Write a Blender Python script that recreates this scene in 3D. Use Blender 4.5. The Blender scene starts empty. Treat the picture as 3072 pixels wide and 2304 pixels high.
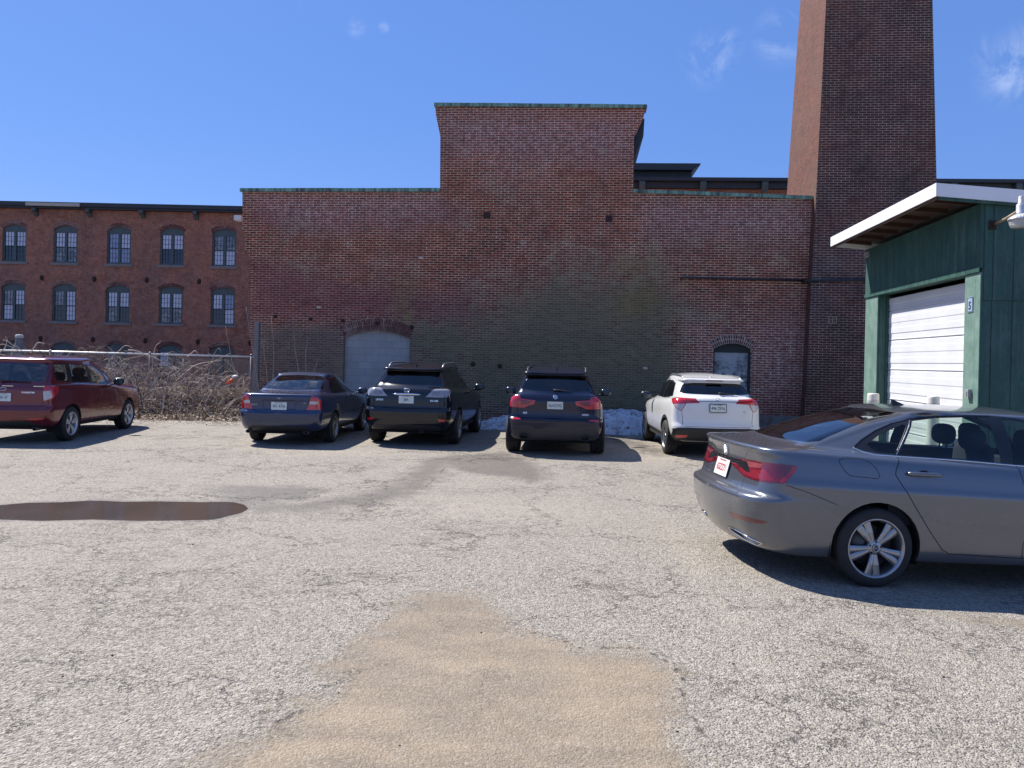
import bpy, bmesh, math, random
import numpy as np
from mathutils import Vector, Matrix, noise
from mathutils.bvhtree import BVHTree
rnd = random.Random(7)
R = math.radians
scn = bpy.context.scene
COL = scn.collection

# ------------------------------------------------------------------ camera
F = 2310.0; CH = 1.77; ROLL = R(1.3); HZ = 1082.0
cam = bpy.data.cameras.new("camera"); camo = bpy.data.objects.new("camera", cam)
COL.objects.link(camo)
cam.sensor_width = 36.0; cam.lens = 36.0 * F / 3072.0
cam.shift_y = (HZ - 1152.0) / 3072.0
cam.clip_start = 0.05; cam.clip_end = 3000
camo.location = (0, 0, CH)
camo.matrix_world = Matrix.Translation((0, 0, CH)) @ Matrix.Rotation(R(90), 4, 'X') @ Matrix.Rotation(ROLL, 4, 'Z')
scn.camera = camo

# ------------------------------------------------------------------ light
SUNV = Vector((-0.60, 0.50, 1.0)).normalized()      # towards the sun
EL = math.asin(SUNV.z); AZ = math.atan2(SUNV.x, SUNV.y)
w = bpy.data.worlds.new("World"); scn.world = w; w.use_nodes = True
wt = w.node_tree; wt.nodes.clear()
def wn(t, **k):
    n = wt.nodes.new(t)
    for a, b in k.items(): setattr(n, a, b)
    return n
sky = wn('ShaderNodeTexSky', sky_type='NISHITA', sun_disc=False, sun_elevation=EL, sun_rotation=AZ,
         altitude=100, air_density=1.0, dust_density=0.25, ozone_density=4.0)
hsv = wn('ShaderNodeHueSaturation'); hsv.inputs['Saturation'].default_value = 1.22
hsv.inputs['Value'].default_value = 1.0
tint = wn('ShaderNodeMix', data_type='RGBA', blend_type='MULTIPLY'); tint.inputs[0].default_value = 1
tint.inputs[7].default_value = (1.06, 0.95, 1.14, 1)
tc = wn('ShaderNodeTexCoord')
mp = wn('ShaderNodeMapping'); mp.inputs['Scale'].default_value = (1.0, 1.0, 0.75); mp.inputs['Rotation'].default_value = (0.3, 0.2, 0.5)
nz = wn('ShaderNodeTexNoise'); nz.inputs['Scale'].default_value = 13; nz.inputs['Detail'].default_value = 9
nz.inputs['Roughness'].default_value = 0.66; nz.inputs['Distortion'].default_value = 1.2
r1 = wn('ShaderNodeMapRange'); r1.inputs[1].default_value = 0.46; r1.inputs[2].default_value = 0.78
def cdir(u, v): return ((u-1536)/F, 1.0, -(v-HZ)/F)
acc = None
for (u, v, rad, k) in ((2105, 165, .032, .38), (2160, 120, .02, .3), (2330, 90, .034, .42), (3045, 165, .042, .6), (2915, 130, .02, .3), (1046, 92, .012, .6), (1130, 92, .007, .5), (None, (-0.27, 0.72, 0.66), .26, 1.6), (None, (0.05, -0.6, 0.8), .5, .7)):  # last two: out-of-frame clouds, added for pale reflections in the car rear glass
    q_ = (Vector(cdir(u, v)) if u else Vector(v)).normalized(); d_ = wn('ShaderNodeVectorMath', operation='DISTANCE'); wt.links.new(tc.outputs['Generated'], d_.inputs[0]); d_.inputs[1].default_value = q_
    m_ = wn('ShaderNodeMapRange', interpolation_type='SMOOTHSTEP'); wt.links.new(d_.outputs['Value'], m_.inputs[0])
    for i_, x_ in ((1, rad*1.25), (2, rad*.1), (3, 0.0), (4, k)): m_.inputs[i_].default_value = x_
    if acc is None: acc = m_.outputs[0]
    else:
        s_ = wn('ShaderNodeMath', operation='MAXIMUM'); wt.links.new(acc, s_.inputs[0]); wt.links.new(m_.outputs[0], s_.inputs[1]); acc = s_.outputs[0]
mm = wn('ShaderNodeMath', operation='MULTIPLY'); m2 = wn('ShaderNodeMath', operation='MULTIPLY', use_clamp=True); m2.inputs[1].default_value = 0.9
cm = wn('ShaderNodeMix', data_type='RGBA'); cm.inputs[7].default_value = (9.5, 10.2, 11.5, 1)
bg = wn('ShaderNodeBackground'); bg.inputs[1].default_value = 0.068
wo = wn('ShaderNodeOutputWorld'); L = wt.links.new
L(sky.outputs[0], hsv.inputs['Color']); L(hsv.outputs[0], tint.inputs[6])
ev = wn('ShaderNodeMix', data_type='RGBA'); ev.inputs[0].default_value = 0.5; ev.inputs[7].default_value = (1.7, 3.35, 8.2, 1); L(tint.outputs[2], ev.inputs[6]); L(ev.outputs[2], cm.inputs[6])
L(tc.outputs['Generated'], mp.inputs[0]); L(mp.outputs[0], nz.inputs[0]); L(nz.outputs[0], r1.inputs[0]); L(r1.outputs[0], mm.inputs[0]); L(acc, mm.inputs[1])
L(mm.outputs[0], m2.inputs[0]); L(m2.outputs[0], cm.inputs[0]); L(cm.outputs[2], bg.inputs[0]); L(bg.outputs[0], wo.inputs[0])
sun = bpy.data.lights.new("sun", 'SUN'); sun.energy = 5.0; sun.angle = R(0.5); sun.color = (1.0, 0.955, 0.88)
suno = bpy.data.objects.new("sun", sun); COL.objects.link(suno)
suno.rotation_euler = SUNV.to_track_quat('Z', 'Y').to_euler()
vs = scn.view_settings; vs.view_transform = 'Standard'; vs.look = 'None'; vs.gamma = 1; vs.exposure = 0.76

# ------------------------------------------------------------------ pixel -> ray (used once to read measurements off the photograph)
def ray(u, v):
    a = u - 1536; b = v - HZ; c, s = math.cos(ROLL), math.sin(ROLL)
    return Vector(((a*c + b*s)/F, 1.0, -(-a*s + b*c)/F))
def on_ground(u, v, z=0.0):
    d = ray(u, v); t = (z - CH)/d.z; return Vector((d.x*t, d.y*t, z))
class Frame:
    """a vertical plane through (ox,oy), turned by th; local x runs right, local y away from the camera"""
    def __init__(s, ox, oy, th):
        s.o = Vector((ox, oy, 0)); s.th = th
        s.ux = Vector((math.cos(th), -math.sin(th), 0)); s.uy = Vector((math.sin(th), math.cos(th), 0))
    def px(s, u, v, off=0.0):
        d = ray(u, v); C = Vector((0, 0, CH)); o = s.o + s.uy*off
        t = (o - C).dot(s.uy)/d.dot(s.uy); p = C + d*t - s.o
        return Vector((p.dot(s.ux), off, p.z))
    def place(s, e):
        e.location = s.o; e.rotation_euler = (0, 0, -s.th)

# ------------------------------------------------------------------ object helpers
def tag(o, label=None, cat=None, group=None, kind=None):
    if label: o['label'] = label
    if cat: o['category'] = cat
    if group: o['group'] = group
    if kind: o['kind'] = kind
    return o
def thing(name, label, cat, loc=(0, 0, 0), rot=(0, 0, 0), group=None):
    o = bpy.data.objects.new(name, None); COL.objects.link(o); o.empty_display_size = 0.2
    o.location = loc; o.rotation_euler = rot
    return tag(o, label, cat, group)
def link(name, me, mats=None, parent=None, smooth=None, auto=None):
    if mats is not None:
        for m in (mats if isinstance(mats, (list, tuple)) else [mats]): me.materials.append(m)
    if smooth is not None: me.polygons.foreach_set('use_smooth', [smooth]*len(me.polygons))
    if auto is not None: me.shade_smooth() if False else None
    o = bpy.data.objects.new(name, me); COL.objects.link(o)
    if parent: o.parent = parent
    return o
def mesh(name, verts, faces, mats, parent=None, smooth=False, mi=None):
    me = bpy.data.meshes.new(name); me.from_pydata([tuple(v) for v in verts], [], faces); me.update()
    o = link(name, me, mats, parent, smooth)
    if mi: me.polygons.foreach_set('material_index', mi)
    return o
class MB:
    def __init__(s): s.v = []; s.f = []; s.m = []; s.sm = []
    def add(s, vs, fs, m=0, sm=False):
        b = len(s.v); s.v += [tuple(v) for v in vs]; s.f += [tuple(i + b for i in f) for f in fs]
        s.m += [m]*len(fs); s.sm += [sm]*len(fs); return s
    def box(s, x0, x1, y0, y1, z0, z1, m=0, M=None):
        vs = [Vector((x, y, z)) for z in (z0, z1) for y in (y0, y1) for x in (x0, x1)]
        if M: vs = [M @ v for v in vs]
        return s.add(vs, [(0, 2, 3, 1), (4, 5, 7, 6), (0, 1, 5, 4), (2, 6, 7, 3), (0, 4, 6, 2), (1, 3, 7, 5)], m)
    def prism(s, poly, a, b, axis='y', m=0, M=None):
        """poly: list of 2D points; axis y -> (x,z) outline, x -> (y,z), z -> (x,y)"""
        n = len(poly); g = {'y': lambda p, t: (p[0], t, p[1]), 'x': lambda p, t: (t, p[0], p[1]), 'z': lambda p, t: (p[0], p[1], t)}[axis]
        vs = [Vector(g(p, a)) for p in poly] + [Vector(g(p, b)) for p in poly]
        if M: vs = [M @ v for v in vs]
        fs = [tuple(range(n)), tuple(range(2*n-1, n-1, -1))] + [(i, i+n, (i+1) % n+n, (i+1) % n) for i in range(n)]
        return s.add(vs, fs, m)
    def tube(s, pts, r, k=6, m=0, cap=True, sm=True):
        pts = [Vector(p) for p in pts]; n = len(pts); rs = r if isinstance(r, (list, tuple)) else [r]*n
        vs = []; up = None
        for i, p in enumerate(pts):
            t = (pts[min(i+1, n-1)] - pts[max(i-1, 0)]).normalized()
            if up is None: up = t.orthogonal().normalized()
            up = (up - t*up.dot(t)); up = up.normalized() if up.length > 1e-6 else t.orthogonal().normalized()
            b = t.cross(up)
            vs += [p + (up*math.cos(2*math.pi*j/k) + b*math.sin(2*math.pi*j/k))*rs[i] for j in range(k)]
        fs = [(i*k+j, i*k+(j+1) % k, (i+1)*k+(j+1) % k, (i+1)*k+j) for i in range(n-1) for j in range(k)]
        if cap: fs += [tuple(range(k-1, -1, -1)), tuple((n-1)*k+j for j in range(k))]
        return s.add(vs, fs, m, sm)
    def lathe(s, prof, k=32, M=None, m=0, sm=True, ax='z'):
        """prof: (r,h) points"""
        vs = []
        for r_, h in prof:
            for j in range(k):
                a = 2*math.pi*j/k
                v = Vector((r_*math.cos(a), r_*math.sin(a), h)) if ax == 'z' else Vector((h, r_*math.cos(a), r_*math.sin(a)))
                vs.append(M @ v if M else v)
        n = len(prof)
        fs = [(i*k+j, i*k+(j+1) % k, (i+1)*k+(j+1) % k, (i+1)*k+j) for i in range(n-1) for j in range(k)]
        return s.add(vs, fs, m, sm)
    def ell(s, c, r, k=16, n=10, e=1.0, m=0, M=None):
        """super-ellipsoid"""
        vs = []; sg = lambda q, p: math.copysign(abs(q)**p, q)
        for i in range(n+1):
            ph = -math.pi/2 + math.pi*i/n
            for j in range(k):
                th = 2*math.pi*j/k
                v = Vector((c[0] + r[0]*sg(math.cos(ph), e)*sg(math.cos(th), e), c[1] + r[1]*sg(math.cos(ph), e)*sg(math.sin(th), e), c[2] + r[2]*sg(math.sin(ph), e)))
                vs.append(M @ v if M else v)
        fs = [(i*k+j, i*k+(j+1) % k, (i+1)*k+(j+1) % k, (i+1)*k+j) for i in range(n) for j in range(k)]
        return s.add(vs, fs, m, True)
    def build(s, name, mats, parent=None, bevel=None):
        me = bpy.data.meshes.new(name); me.from_pydata(s.v, [], s.f); me.update()
        me.polygons.foreach_set('material_index', s.m); me.polygons.foreach_set('use_smooth', s.sm)
        o = link(name, me, mats, parent)
        if bevel:
            bm = bmesh.new(); bm.from_mesh(me); bmesh.ops.remove_doubles(bm, verts=bm.verts, dist=1e-5)
            es = [e for e in bm.edges if len(e.link_faces) == 2 and e.calc_face_angle(0) > 0.6]
            bmesh.ops.bevel(bm, geom=es, offset=bevel, segments=2, affect='EDGES', clamp_overlap=True)
            bm.to_mesh(me); bm.free()
        return o

# ------------------------------------------------------------------ materials
MATS = {}
def newmat(name):
    m = bpy.data.materials.new(name); m.use_nodes = True; m.node_tree.nodes.clear()
    MATS[name] = m; return m, m.node_tree
class NT:
    def __init__(s, name): s.m, s.t = newmat(name); s.out = s.t.nodes.new('ShaderNodeOutputMaterial')
    def n(s, t, ins=None, **k):
        nd = s.t.nodes.new(t)
        for a, b in k.items(): setattr(nd, a, b)
        for a, b in (ins or {}).items(): s.set(nd.inputs[a], b)
        return nd
    def set(s, sock, v):
        if isinstance(v, bpy.types.NodeSocket): s.t.links.new(v, sock)
        elif isinstance(v, bpy.types.Node): s.t.links.new(v.outputs[0], sock)
        else: sock.default_value = v
    def math(s, op, a, b=0.0, c=None, clamp=False):
        nd = s.n('ShaderNodeMath', operation=op, use_clamp=clamp); s.set(nd.inputs[0], a); s.set(nd.inputs[1], b)
        if c is not None: s.set(nd.inputs[2], c)
        return nd.outputs[0]
    def mix(s, f, a, b, bt='MIX'):
        nd = s.n('ShaderNodeMix', data_type='RGBA', blend_type=bt); s.set(nd.inputs[0], f); s.set(nd.inputs[6], c4(a)); s.set(nd.inputs[7], c4(b))
        return nd.outputs[2]
    def rng(s, v, a, b, c=0.0, d=1.0, t='LINEAR'):
        nd = s.n('ShaderNodeMapRange', interpolation_type=t)
        for i, q in enumerate((v, a, b, c, d)): s.set(nd.inputs[i], q)
        return nd.outputs[0]
    def noise(s, vec, sc, det=3, ro=0.5, dis=0.0, out=0):
        nd = s.n('ShaderNodeTexNoise'); s.set(nd.inputs['Scale'], sc); nd.inputs['Detail'].default_value = det
        nd.inputs['Roughness'].default_value = ro; nd.inputs['Distortion'].default_value = dis
        if vec is not None: s.set(nd.inputs['Vector'], vec)
        return nd.outputs[out]
    def obj(s): return s.n('ShaderNodeTexCoord').outputs['Object']
    def attr(s, name): return s.n('ShaderNodeAttribute', attribute_name=name).outputs['Fac']
    def pb(s, col, rough=0.6, metal=0.0, nrm=None, **k):
        nd = s.n('ShaderNodeBsdfPrincipled'); s.set(nd.inputs['Base Color'], c4(col)); s.set(nd.inputs['Roughness'], rough); s.set(nd.inputs['Metallic'], metal)
        if nrm is not None: s.set(nd.inputs['Normal'], nrm)
        for a, b in k.items(): s.set(nd.inputs[a.replace('_', ' ')], b)
        s.t.links.new(nd.outputs[0], s.out.inputs[0]); return s.m
    def bump(s, h, st=0.5, dist=0.01, nrm=None):
        nd = s.n('ShaderNodeBump'); s.set(nd.inputs['Height'], h); nd.inputs['Strength'].default_value = st; nd.inputs['Distance'].default_value = dist
        if nrm is not None: s.set(nd.inputs['Normal'], nrm)
        return nd.outputs[0]
def c4(c):
    if isinstance(c, (tuple, list)): return tuple(c) + ((1,) if len(c) == 3 else ())
    return c
def flat(name, col, rough=0.6, metal=0.0, var=0.0, vs=6.0, bump=0.0, **k):
    """plain painted / metal / plastic with slight procedural mottling"""
    t = NT(name); v = t.obj(); n = t.noise(v, vs, 5, 0.6)
    if var: col = t.mix(t.rng(n, 0.3, 0.7), tuple(c*(1-var) for c in col), tuple(min(1, c*(1+var)) for c in col))
    nr = t.bump(t.noise(v, vs*8, 3), 0.3, bump) if bump else None
    return t.pb(col, t.rng(n, 0.3, 0.7, max(0.02, rough-0.06), rough+0.06), metal, nr, **k)
def paint(name, col, metal=0.25, rough=0.32, dust=0.12, coat=1.0, dcol=(0.30, 0.28, 0.26), spec=0.5):
    t = NT(name); v = t.obj(); n = t.noise(v, 3.0, 6, 0.65); z = t.n('ShaderNodeSeparateXYZ', {0: v}).outputs[2]
    low = t.rng(z, 0.75, 0.15, 0.0, 1.0); d = t.math('MULTIPLY', t.rng(n, 0.25, 0.75, 0.4, 1.0), t.math('ADD', t.math('MULTIPLY', low, dust*2.2), dust, clamp=True), clamp=True)
    fl = t.noise(v, 900, 1); c = t.mix(t.rng(fl, 0.35, 0.65), tuple(q*0.85 for q in col), tuple(min(1, q*1.18) for q in col))
    c = t.mix(d, c, dcol)
    return t.pb(c, t.rng(d, 0, 1, rough, 0.8), metal, None, Coat_Weight=t.rng(d, 0, 0.6, coat, coat*0.25), Coat_Roughness=t.rng(d, 0, 0.4, 0.03, 0.25), Specular_IOR_Level=spec)
def glass(name, tintc=(0.5, 0.55, 0.55), gl=1.0, rough=0.0, ior=1.5):
    t = NT(name); tr = t.n('ShaderNodeBsdfTransparent', {0: c4(tintc)}); g = t.n('ShaderNodeBsdfGlossy', {0: (gl, gl, gl, 1), 'Roughness': rough})
    ge = t.n('ShaderNodeNewGeometry'); dt = t.n('ShaderNodeVectorMath', {0: ge.outputs['Normal'], 1: ge.outputs['Incoming']}, operation='DOT_PRODUCT')
    f0 = ((ior-1)/(ior+1))**2; q = t.math('POWER', t.math('SUBTRACT', 1.0, t.math('ABSOLUTE', dt.outputs['Value']), clamp=True), 5.0)
    f = t.math('MULTIPLY_ADD', q, 1-f0, f0); mx = t.n('ShaderNodeMixShader', {0: f, 1: tr.outputs[0], 2: g.outputs[0]})
    t.t.links.new(mx.outputs[0], t.out.inputs[0]); return t.m
def lens(name, col, rough=0.12):
    t = NT(name); v = t.obj(); wv = t.n('ShaderNodeTexWave', {'Scale': 40.0, 'Vector': v}, bands_direction='Z'); n = t.noise(v, 25, 2)
    c = t.mix(t.math('MULTIPLY', t.rng(wv.outputs['Fac'], 0, 1, 0.2, 0.8), n), tuple(q*0.55 for q in col), tuple(min(1, q*1.5) for q in col))
    return t.pb(c, rough, 0.0, t.bump(wv.outputs['Fac'], 0.15, 0.002), Coat_Weight=1.0, Coat_Roughness=0.03, Specular_IOR_Level=0.7)

M_BLACK = flat('black_plastic', (0.018, 0.018, 0.02), 0.55, var=0.2)
M_TRIM = flat('black_trim', (0.012, 0.012, 0.014), 0.28, var=0.2)
M_DARK = flat('underbody_black', (0.006, 0.006, 0.007), 0.9)
M_RUB = flat('tyre_rubber', (0.022, 0.021, 0.021), 0.82, var=0.3, vs=14, bump=0.002)
M_CHROME = flat('chrome', (0.72, 0.73, 0.75), 0.12, 1.0, var=0.05)
M_ALLOY = flat('alloy', (0.34, 0.35, 0.37), 0.32, 0.85, var=0.12, vs=20)
M_ALLOYD = flat('alloy_dark', (0.10, 0.10, 0.11), 0.4, 0.8, var=0.12, vs=20)
M_STEEL = flat('brake_disc', (0.12, 0.11, 0.11), 0.45, 0.9, var=0.3, vs=20)
M_RED = lens('red_lens', (0.60, 0.012, 0.020))
M_DRED = lens('dark_red_lens', (0.16, 0.006, 0.016))
M_CLEAR = lens('clear_lens', (0.58, 0.55, 0.55))
M_AMB = lens('smoked_clear_lens', (0.28, 0.25, 0.26))
M_GLD = glass('tinted_glass', (0.16, 0.18, 0.21), 1.0, ior=1.9)
M_GLV = glass('privacy_glass', (0.05, 0.055, 0.07), 1.0, ior=1.7)
M_GLC = glass('clear_glass', (0.72, 0.80, 0.76), 1.0)
M_SEAT = flat('seat_fabric', (0.012, 0.014, 0.028), 0.8, var=0.3)
M_PLATE = flat('plate_white', (0.62, 0.66, 0.62), 0.45, var=0.08, vs=30)
M_PGREEN = flat('plate_green_ink', (0.03, 0.11, 0.10), 0.5)
M_PRED = flat('plate_red_ink', (0.55, 0.03, 0.05), 0.5)
M_PDARK = flat('plate_dark_ink', (0.03, 0.04, 0.05), 0.5)
M_MIRR = flat('mirror_glass', (0.03, 0.05, 0.06), 0.06, 0.0)
# ------------------------------------------------------------------ cutting helper: score a sheet along a polygon seen along one axis
def inpoly(p, poly):
    x, y = p; c = False; n = len(poly); j = n-1
    for i in range(n):
        xi, yi = poly[i]; xj, yj = poly[j]
        if (yi > y) != (yj > y) and x < (xj-xi)*(y-yi)/(yj-yi)+xi: c = not c
        j = i
    return c
def cutpoly(bm, poly, ax, filt=None, layer=None, val=None, pad=0.01):
    i, j = ax; k = 3-i-j
    xs = [p[0] for p in poly]; ys = [p[1] for p in poly]; B = (min(xs)-pad, max(xs)+pad, min(ys)-pad, max(ys)+pad)
    def near(f):
        a = [v.co[i] for v in f.verts]; b = [v.co[j] for v in f.verts]
        return max(a) > B[0] and min(a) < B[1] and max(b) > B[2] and min(b) < B[3]
    cur = [f for f in bm.faces if near(f) and (filt is None or filt(f))]
    n = len(poly)
    for q in range(n):
        a, b = poly[q], poly[(q+1) % n]
        d = (b[0]-a[0], b[1]-a[1]); l = math.hypot(*d)
        if l < 1e-6: continue
        no = [0, 0, 0]; no[i] = -d[1]/l; no[j] = d[0]/l; co = [0, 0, 0]; co[i] = a[0]; co[j] = a[1]
        lo = (min(a[0], b[0])-0.02, max(a[0], b[0])+0.02, min(a[1], b[1])-0.02, max(a[1], b[1])+0.02)
        sub = []; rest = []
        for f in cur:
            u = [v.co[i] for v in f.verts]; w_ = [v.co[j] for v in f.verts]
            (sub if (max(u) > lo[0] and min(u) < lo[1] and max(w_) > lo[2] and min(w_) < lo[3]) else rest).append(f)
        if not sub: continue
        es = set(); vsn = set()
        for f in sub: es.update(f.edges); vsn.update(f.verts)
        r = bmesh.ops.bisect_plane(bm, geom=list(sub)+list(es)+list(vsn), dist=1e-5, plane_co=co, plane_no=no)
        fs = [g for g in r['geom'] if isinstance(g, bmesh.types.BMFace)]
        cur = rest + fs
    ins = []
    for f in cur:
        if not f.is_valid: continue
        c = f.calc_center_median()
        if inpoly((c[i], c[j]), poly) and (filt is None or filt(f)): ins.append(f)
    if layer is not None:
        for f in ins: f[layer] = val
    return ins
def arc(cx, cz, hw, rise, n=12, z0=None):
    """top of a segmental arch from left to right springing at cz"""
    rad = (hw*hw + rise*rise)/(2*rise); zc = cz + rise - rad; a = math.asin(hw/rad)
    return [(cx + rad*math.sin(t), zc + rad*math.cos(t)) for t in [(-a + 2*a*i/n) for i in range(n+1)]]
def polydist(x, y, poly):
    """signed distance to polygon (arrays), negative inside"""
    x = np.asarray(x, float); y = np.asarray(y, float); d = np.full(x.shape, 1e9); ins = np.zeros(x.shape, bool); n = len(poly)
    for i in range(n):
        ax_, ay = poly[i][:2]; bx_, by = poly[(i+1) % n][:2]; ex, ey = bx_-ax_, by-ay; L2 = ex*ex+ey*ey+1e-12
        t = np.clip(((x-ax_)*ex+(y-ay)*ey)/L2, 0, 1); d = np.minimum(d, np.hypot(x-ax_-t*ex, y-ay-t*ey))
        with np.errstate(divide='ignore', invalid='ignore'):
            cnd = ((ay > y) != (by > y)) & (x < (bx_-ax_)*(y-ay)/(by-ay+1e-12)+ax_)
        ins ^= cnd
    return np.where(ins, -d, d)
def setattr_f(me, name, arr):
    a = me.attributes.new(name, 'FLOAT', 'POINT'); a.data.foreach_set('value', np.asarray(arr, dtype=np.float32))
def soft(d, w_): return np.clip(0.5 - d/(2*w_), 0, 1)

# ------------------------------------------------------------------ ground
def gz(x, y):
    t = min(1, max(0, (14.5-y)/2.5)); t = t*t*(3-2*t)
    return -0.042*min(7, max(0, x-2.2))*t
def gp(pts): return [tuple(on_ground(u*1.3888, v*1.3888)[:2]) for u, v in pts]
SAND = gp([(400,1659),(470,1610),(560,1570),(640,1520),(700,1480),(690,1440),(720,1410),(800,1365),(830,1330),(850,1300),(900,1285),(960,1272),(1035,1280),(1060,1310),(1105,1335),(1120,1360),(1200,1375),(1260,1402),(1380,1400),(1440,1425),(1470,1450),(1475,1500),(1500,1560),(1510,1620),(1530,1659)]) + [(0.6, 1.5), (-1.6, 1.5)]
SAND2 = gp([(1960,1302),(2070,1312),(2300,1318),(2300,1350),(2120,1336),(2000,1318)])
SAND3 = [gp([(1380,1045),(1392,1043),(1440,1120),(1510,1215),(1600,1350),(1680,1480),(1662,1484),(1590,1362),(1495,1225),(1428,1130)]),
         gp([(1290,905),(1400,915),(1500,985),(1420,1000),(1330,985)]), gp([(930,1000),(1040,1010),(960,1040)]), gp([(420,950),(700,962),(820,980),(600,985)]),
         gp([(800,1095),(1000,1080),(1180,1085),(1300,1110),(1150,1125),(900,1115)]), gp([(1900,1380),(2212,1400),(2300,1480),(2000,1440)])]
WET = [gp([(985,985),(960,1012),(915,1050),(850,1078),(700,1100),(545,1102),(560,1092),(660,1088),(790,1068),(865,1046),(900,1015),(935,988)]),
       gp([(935,988),(1085,978),(1130,990),(1180,1030),(1150,1040),(1080,1025),(1010,1022),(960,1005)]),
       gp([(440,1052),(560,1050),(690,1058),(660,1075),(560,1090),(520,1080)]), gp([(1300,930),(1440,975),(1420,985),(1330,955)])]
PUD = gp([(-120,1105),(-40,1092),(0,1088),(60,1083),(130,1082),(200,1078),(270,1081),(340,1080),(440,1082),(500,1081),(528,1087),(537,1096),(520,1106),(490,1112),(470,1119),(400,1121),(300,1122),(200,1119),(90,1122),(0,1119),(-80,1118)])
def axisgrid(segs):
    o = []
    for a, b, s in segs: o += list(np.arange(a, b-1e-6, s))
    return np.array(o + [segs[-1][1]])
gx = axisgrid([(-600,-60,60),(-60,-14,4),(-14,-3,0.12),(-3,3.6,0.045),(3.6,10.5,0.12),(10.5,60,4),(60,600,60)])
gy = axisgrid([(-80,2.4,4),(2.4,6.4,0.045),(6.4,12,0.1),(12,26,0.16),(26,70,3),(70,900,60)])
X, Y = np.meshgrid(gx, gy); nx, ny = len(gx), len(gy)
xf, yf = X.ravel(), Y.ravel()
pd = polydist(xf, yf, PUD)
Zg = np.array([gz(a, b) for a, b in zip(xf, yf)]) - 0.028*soft(pd-0.05, 0.35)
Zg = np.where((yf > 24.5), Zg - 0.25*np.clip((yf-24.5)/6, 0, 1), Zg)
vs_ = np.stack([xf, yf, Zg], 1); idx = np.arange(nx*ny).reshape(ny, nx)
fs_ = np.stack([idx[:-1, :-1], idx[:-1, 1:], idx[1:, 1:], idx[1:, :-1]], -1).reshape(-1, 4)
me = bpy.data.meshes.new('ground'); me.from_pydata(vs_.tolist(), [], fs_.tolist()); me.update()
setattr_f(me, 'sand', np.maximum.reduce([soft(polydist(xf, yf, SAND), 0.30), 0.8*soft(polydist(xf, yf, SAND2), 0.3)]))
setattr_f(me, 'dust', np.maximum.reduce([soft(polydist(xf, yf, p), 0.12 if i == 0 else 0.6) for i, p in enumerate(SAND3)]))
setattr_f(me, 'wet', np.maximum.reduce([soft(polydist(xf, yf, p)-0.05, 0.34) for p in WET] + [soft(pd-0.06, 0.12)]))
CRK = [gp([(1105,1338),(1125,1362),(1200,1377),(1262,1402),(1330,1398),(1385,1401),(1442,1426),(1468,1448),(1474,1475)]), gp([(560,1572),(610,1560),(645,1535),(665,1532)]), gp([(0,1228),(150,1231),(330,1240),(480,1228)]), gp([(960,1010),(940,1035),(920,1050)]), gp([(1474,1490),(1490,1540),(1530,1600)])]
def linedist(x, y, pl):
    d = np.full(x.shape, 1e9)
    for a, b_ in zip(pl[:-1], pl[1:]):
        e = (b_[0]-a[0], b_[1]-a[1]); L2 = e[0]**2+e[1]**2; t_ = np.clip(((x-a[0])*e[0]+(y-a[1])*e[1])/L2, 0, 1); d = np.minimum(d, np.hypot(x-a[0]-t_*e[0], y-a[1]-t_*e[1]))
    return d
setattr_f(me, 'crk', np.maximum.reduce([soft(linedist(xf, yf, p)-0.01, 0.07) for p in CRK]))
SOIL = [tuple(q) for q in [(-15, 19.6), (-9.4, 20.1), (-7.3, 20.3), (-6.2, 20.8), (-3, 21.3), (9, 20.4), (12, 20.2), (12, 70), (-40, 70), (-60, 19)]]
setattr_f(me, 'soil', soft(polydist(xf, yf, SOIL), 0.4))
t = NT('asphalt'); P = t.obj()
st = t.n('ShaderNodeTexVoronoi', {'Vector': P, 'Scale': 95.0}); st2 = t.n('ShaderNodeTexVoronoi', {'Vector': P, 'Scale': 48.0})
s1 = t.n('ShaderNodeSeparateColor', {0: st.outputs['Color']}).outputs[0]; s2 = t.n('ShaderNodeSeparateColor', {0: st2.outputs['Color']}).outputs[0]
big = t.noise(P, 0.35, 5, 0.6); mid = t.noise(P, 1.3, 7, 0.7); fine = t.noise(P, 210, 2)
base = t.mix(t.rng(s1, 0.0, 1.0), (0.140, 0.123, 0.100), (0.375, 0.336, 0.280))
base = t.mix(t.math('MULTIPLY', t.rng(s2, 0.72, 0.95), 0.55), base, (0.46, 0.42, 0.365))
base = t.mix(t.math('MULTIPLY', t.rng(s2, 0.16, 0.02), 0.7), base, (0.055, 0.05, 0.046))
base = t.mix(t.rng(big, 0.35, 0.65, 0.0, 0.3), base, (0.33, 0.285, 0.235))
base = t.mix(t.rng(mid, 0.5, 0.8, 0.0, 0.26), base, (0.14, 0.122, 0.105))
warp = t.n('ShaderNodeVectorMath', {0: P, 1: t.n('ShaderNodeVectorMath', {0: t.noise(P, 3.0, 5, 0.7, out=1), 1: (0.5, 0.5, 0.5)}, operation='SUBTRACT')}, operation='ADD').outputs[0]
sand = t.math('ADD', t.attr('sand'), t.math('MULTIPLY', t.math('SUBTRACT', t.noise(P, 4, 8, 0.75), 0.5), 1.7)); sand = t.rng(sand, 0.36, 0.80)
sandc = t.mix(t.rng(t.noise(t.n('ShaderNodeMapping', {0: P, 'Scale': (0.8, 2.2, 1)}).outputs[0], 1.6, 7, 0.7), 0.36, 0.62), (0.120, 0.084, 0.052), (0.300, 0.222, 0.142))
sandc = t.mix(t.rng(t.noise(P, 0.9, 6, 0.7), 0.42, 0.62, 0, 0.75), sandc, (0.130, 0.100, 0.074)); sandc = t.mix(t.rng(fine, 0.3, 0.7), t.mix(0.55, sandc, (0.07, 0.05, 0.04)), t.mix(0.35, sandc, (0.46, 0.39, 0.28)))
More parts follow.
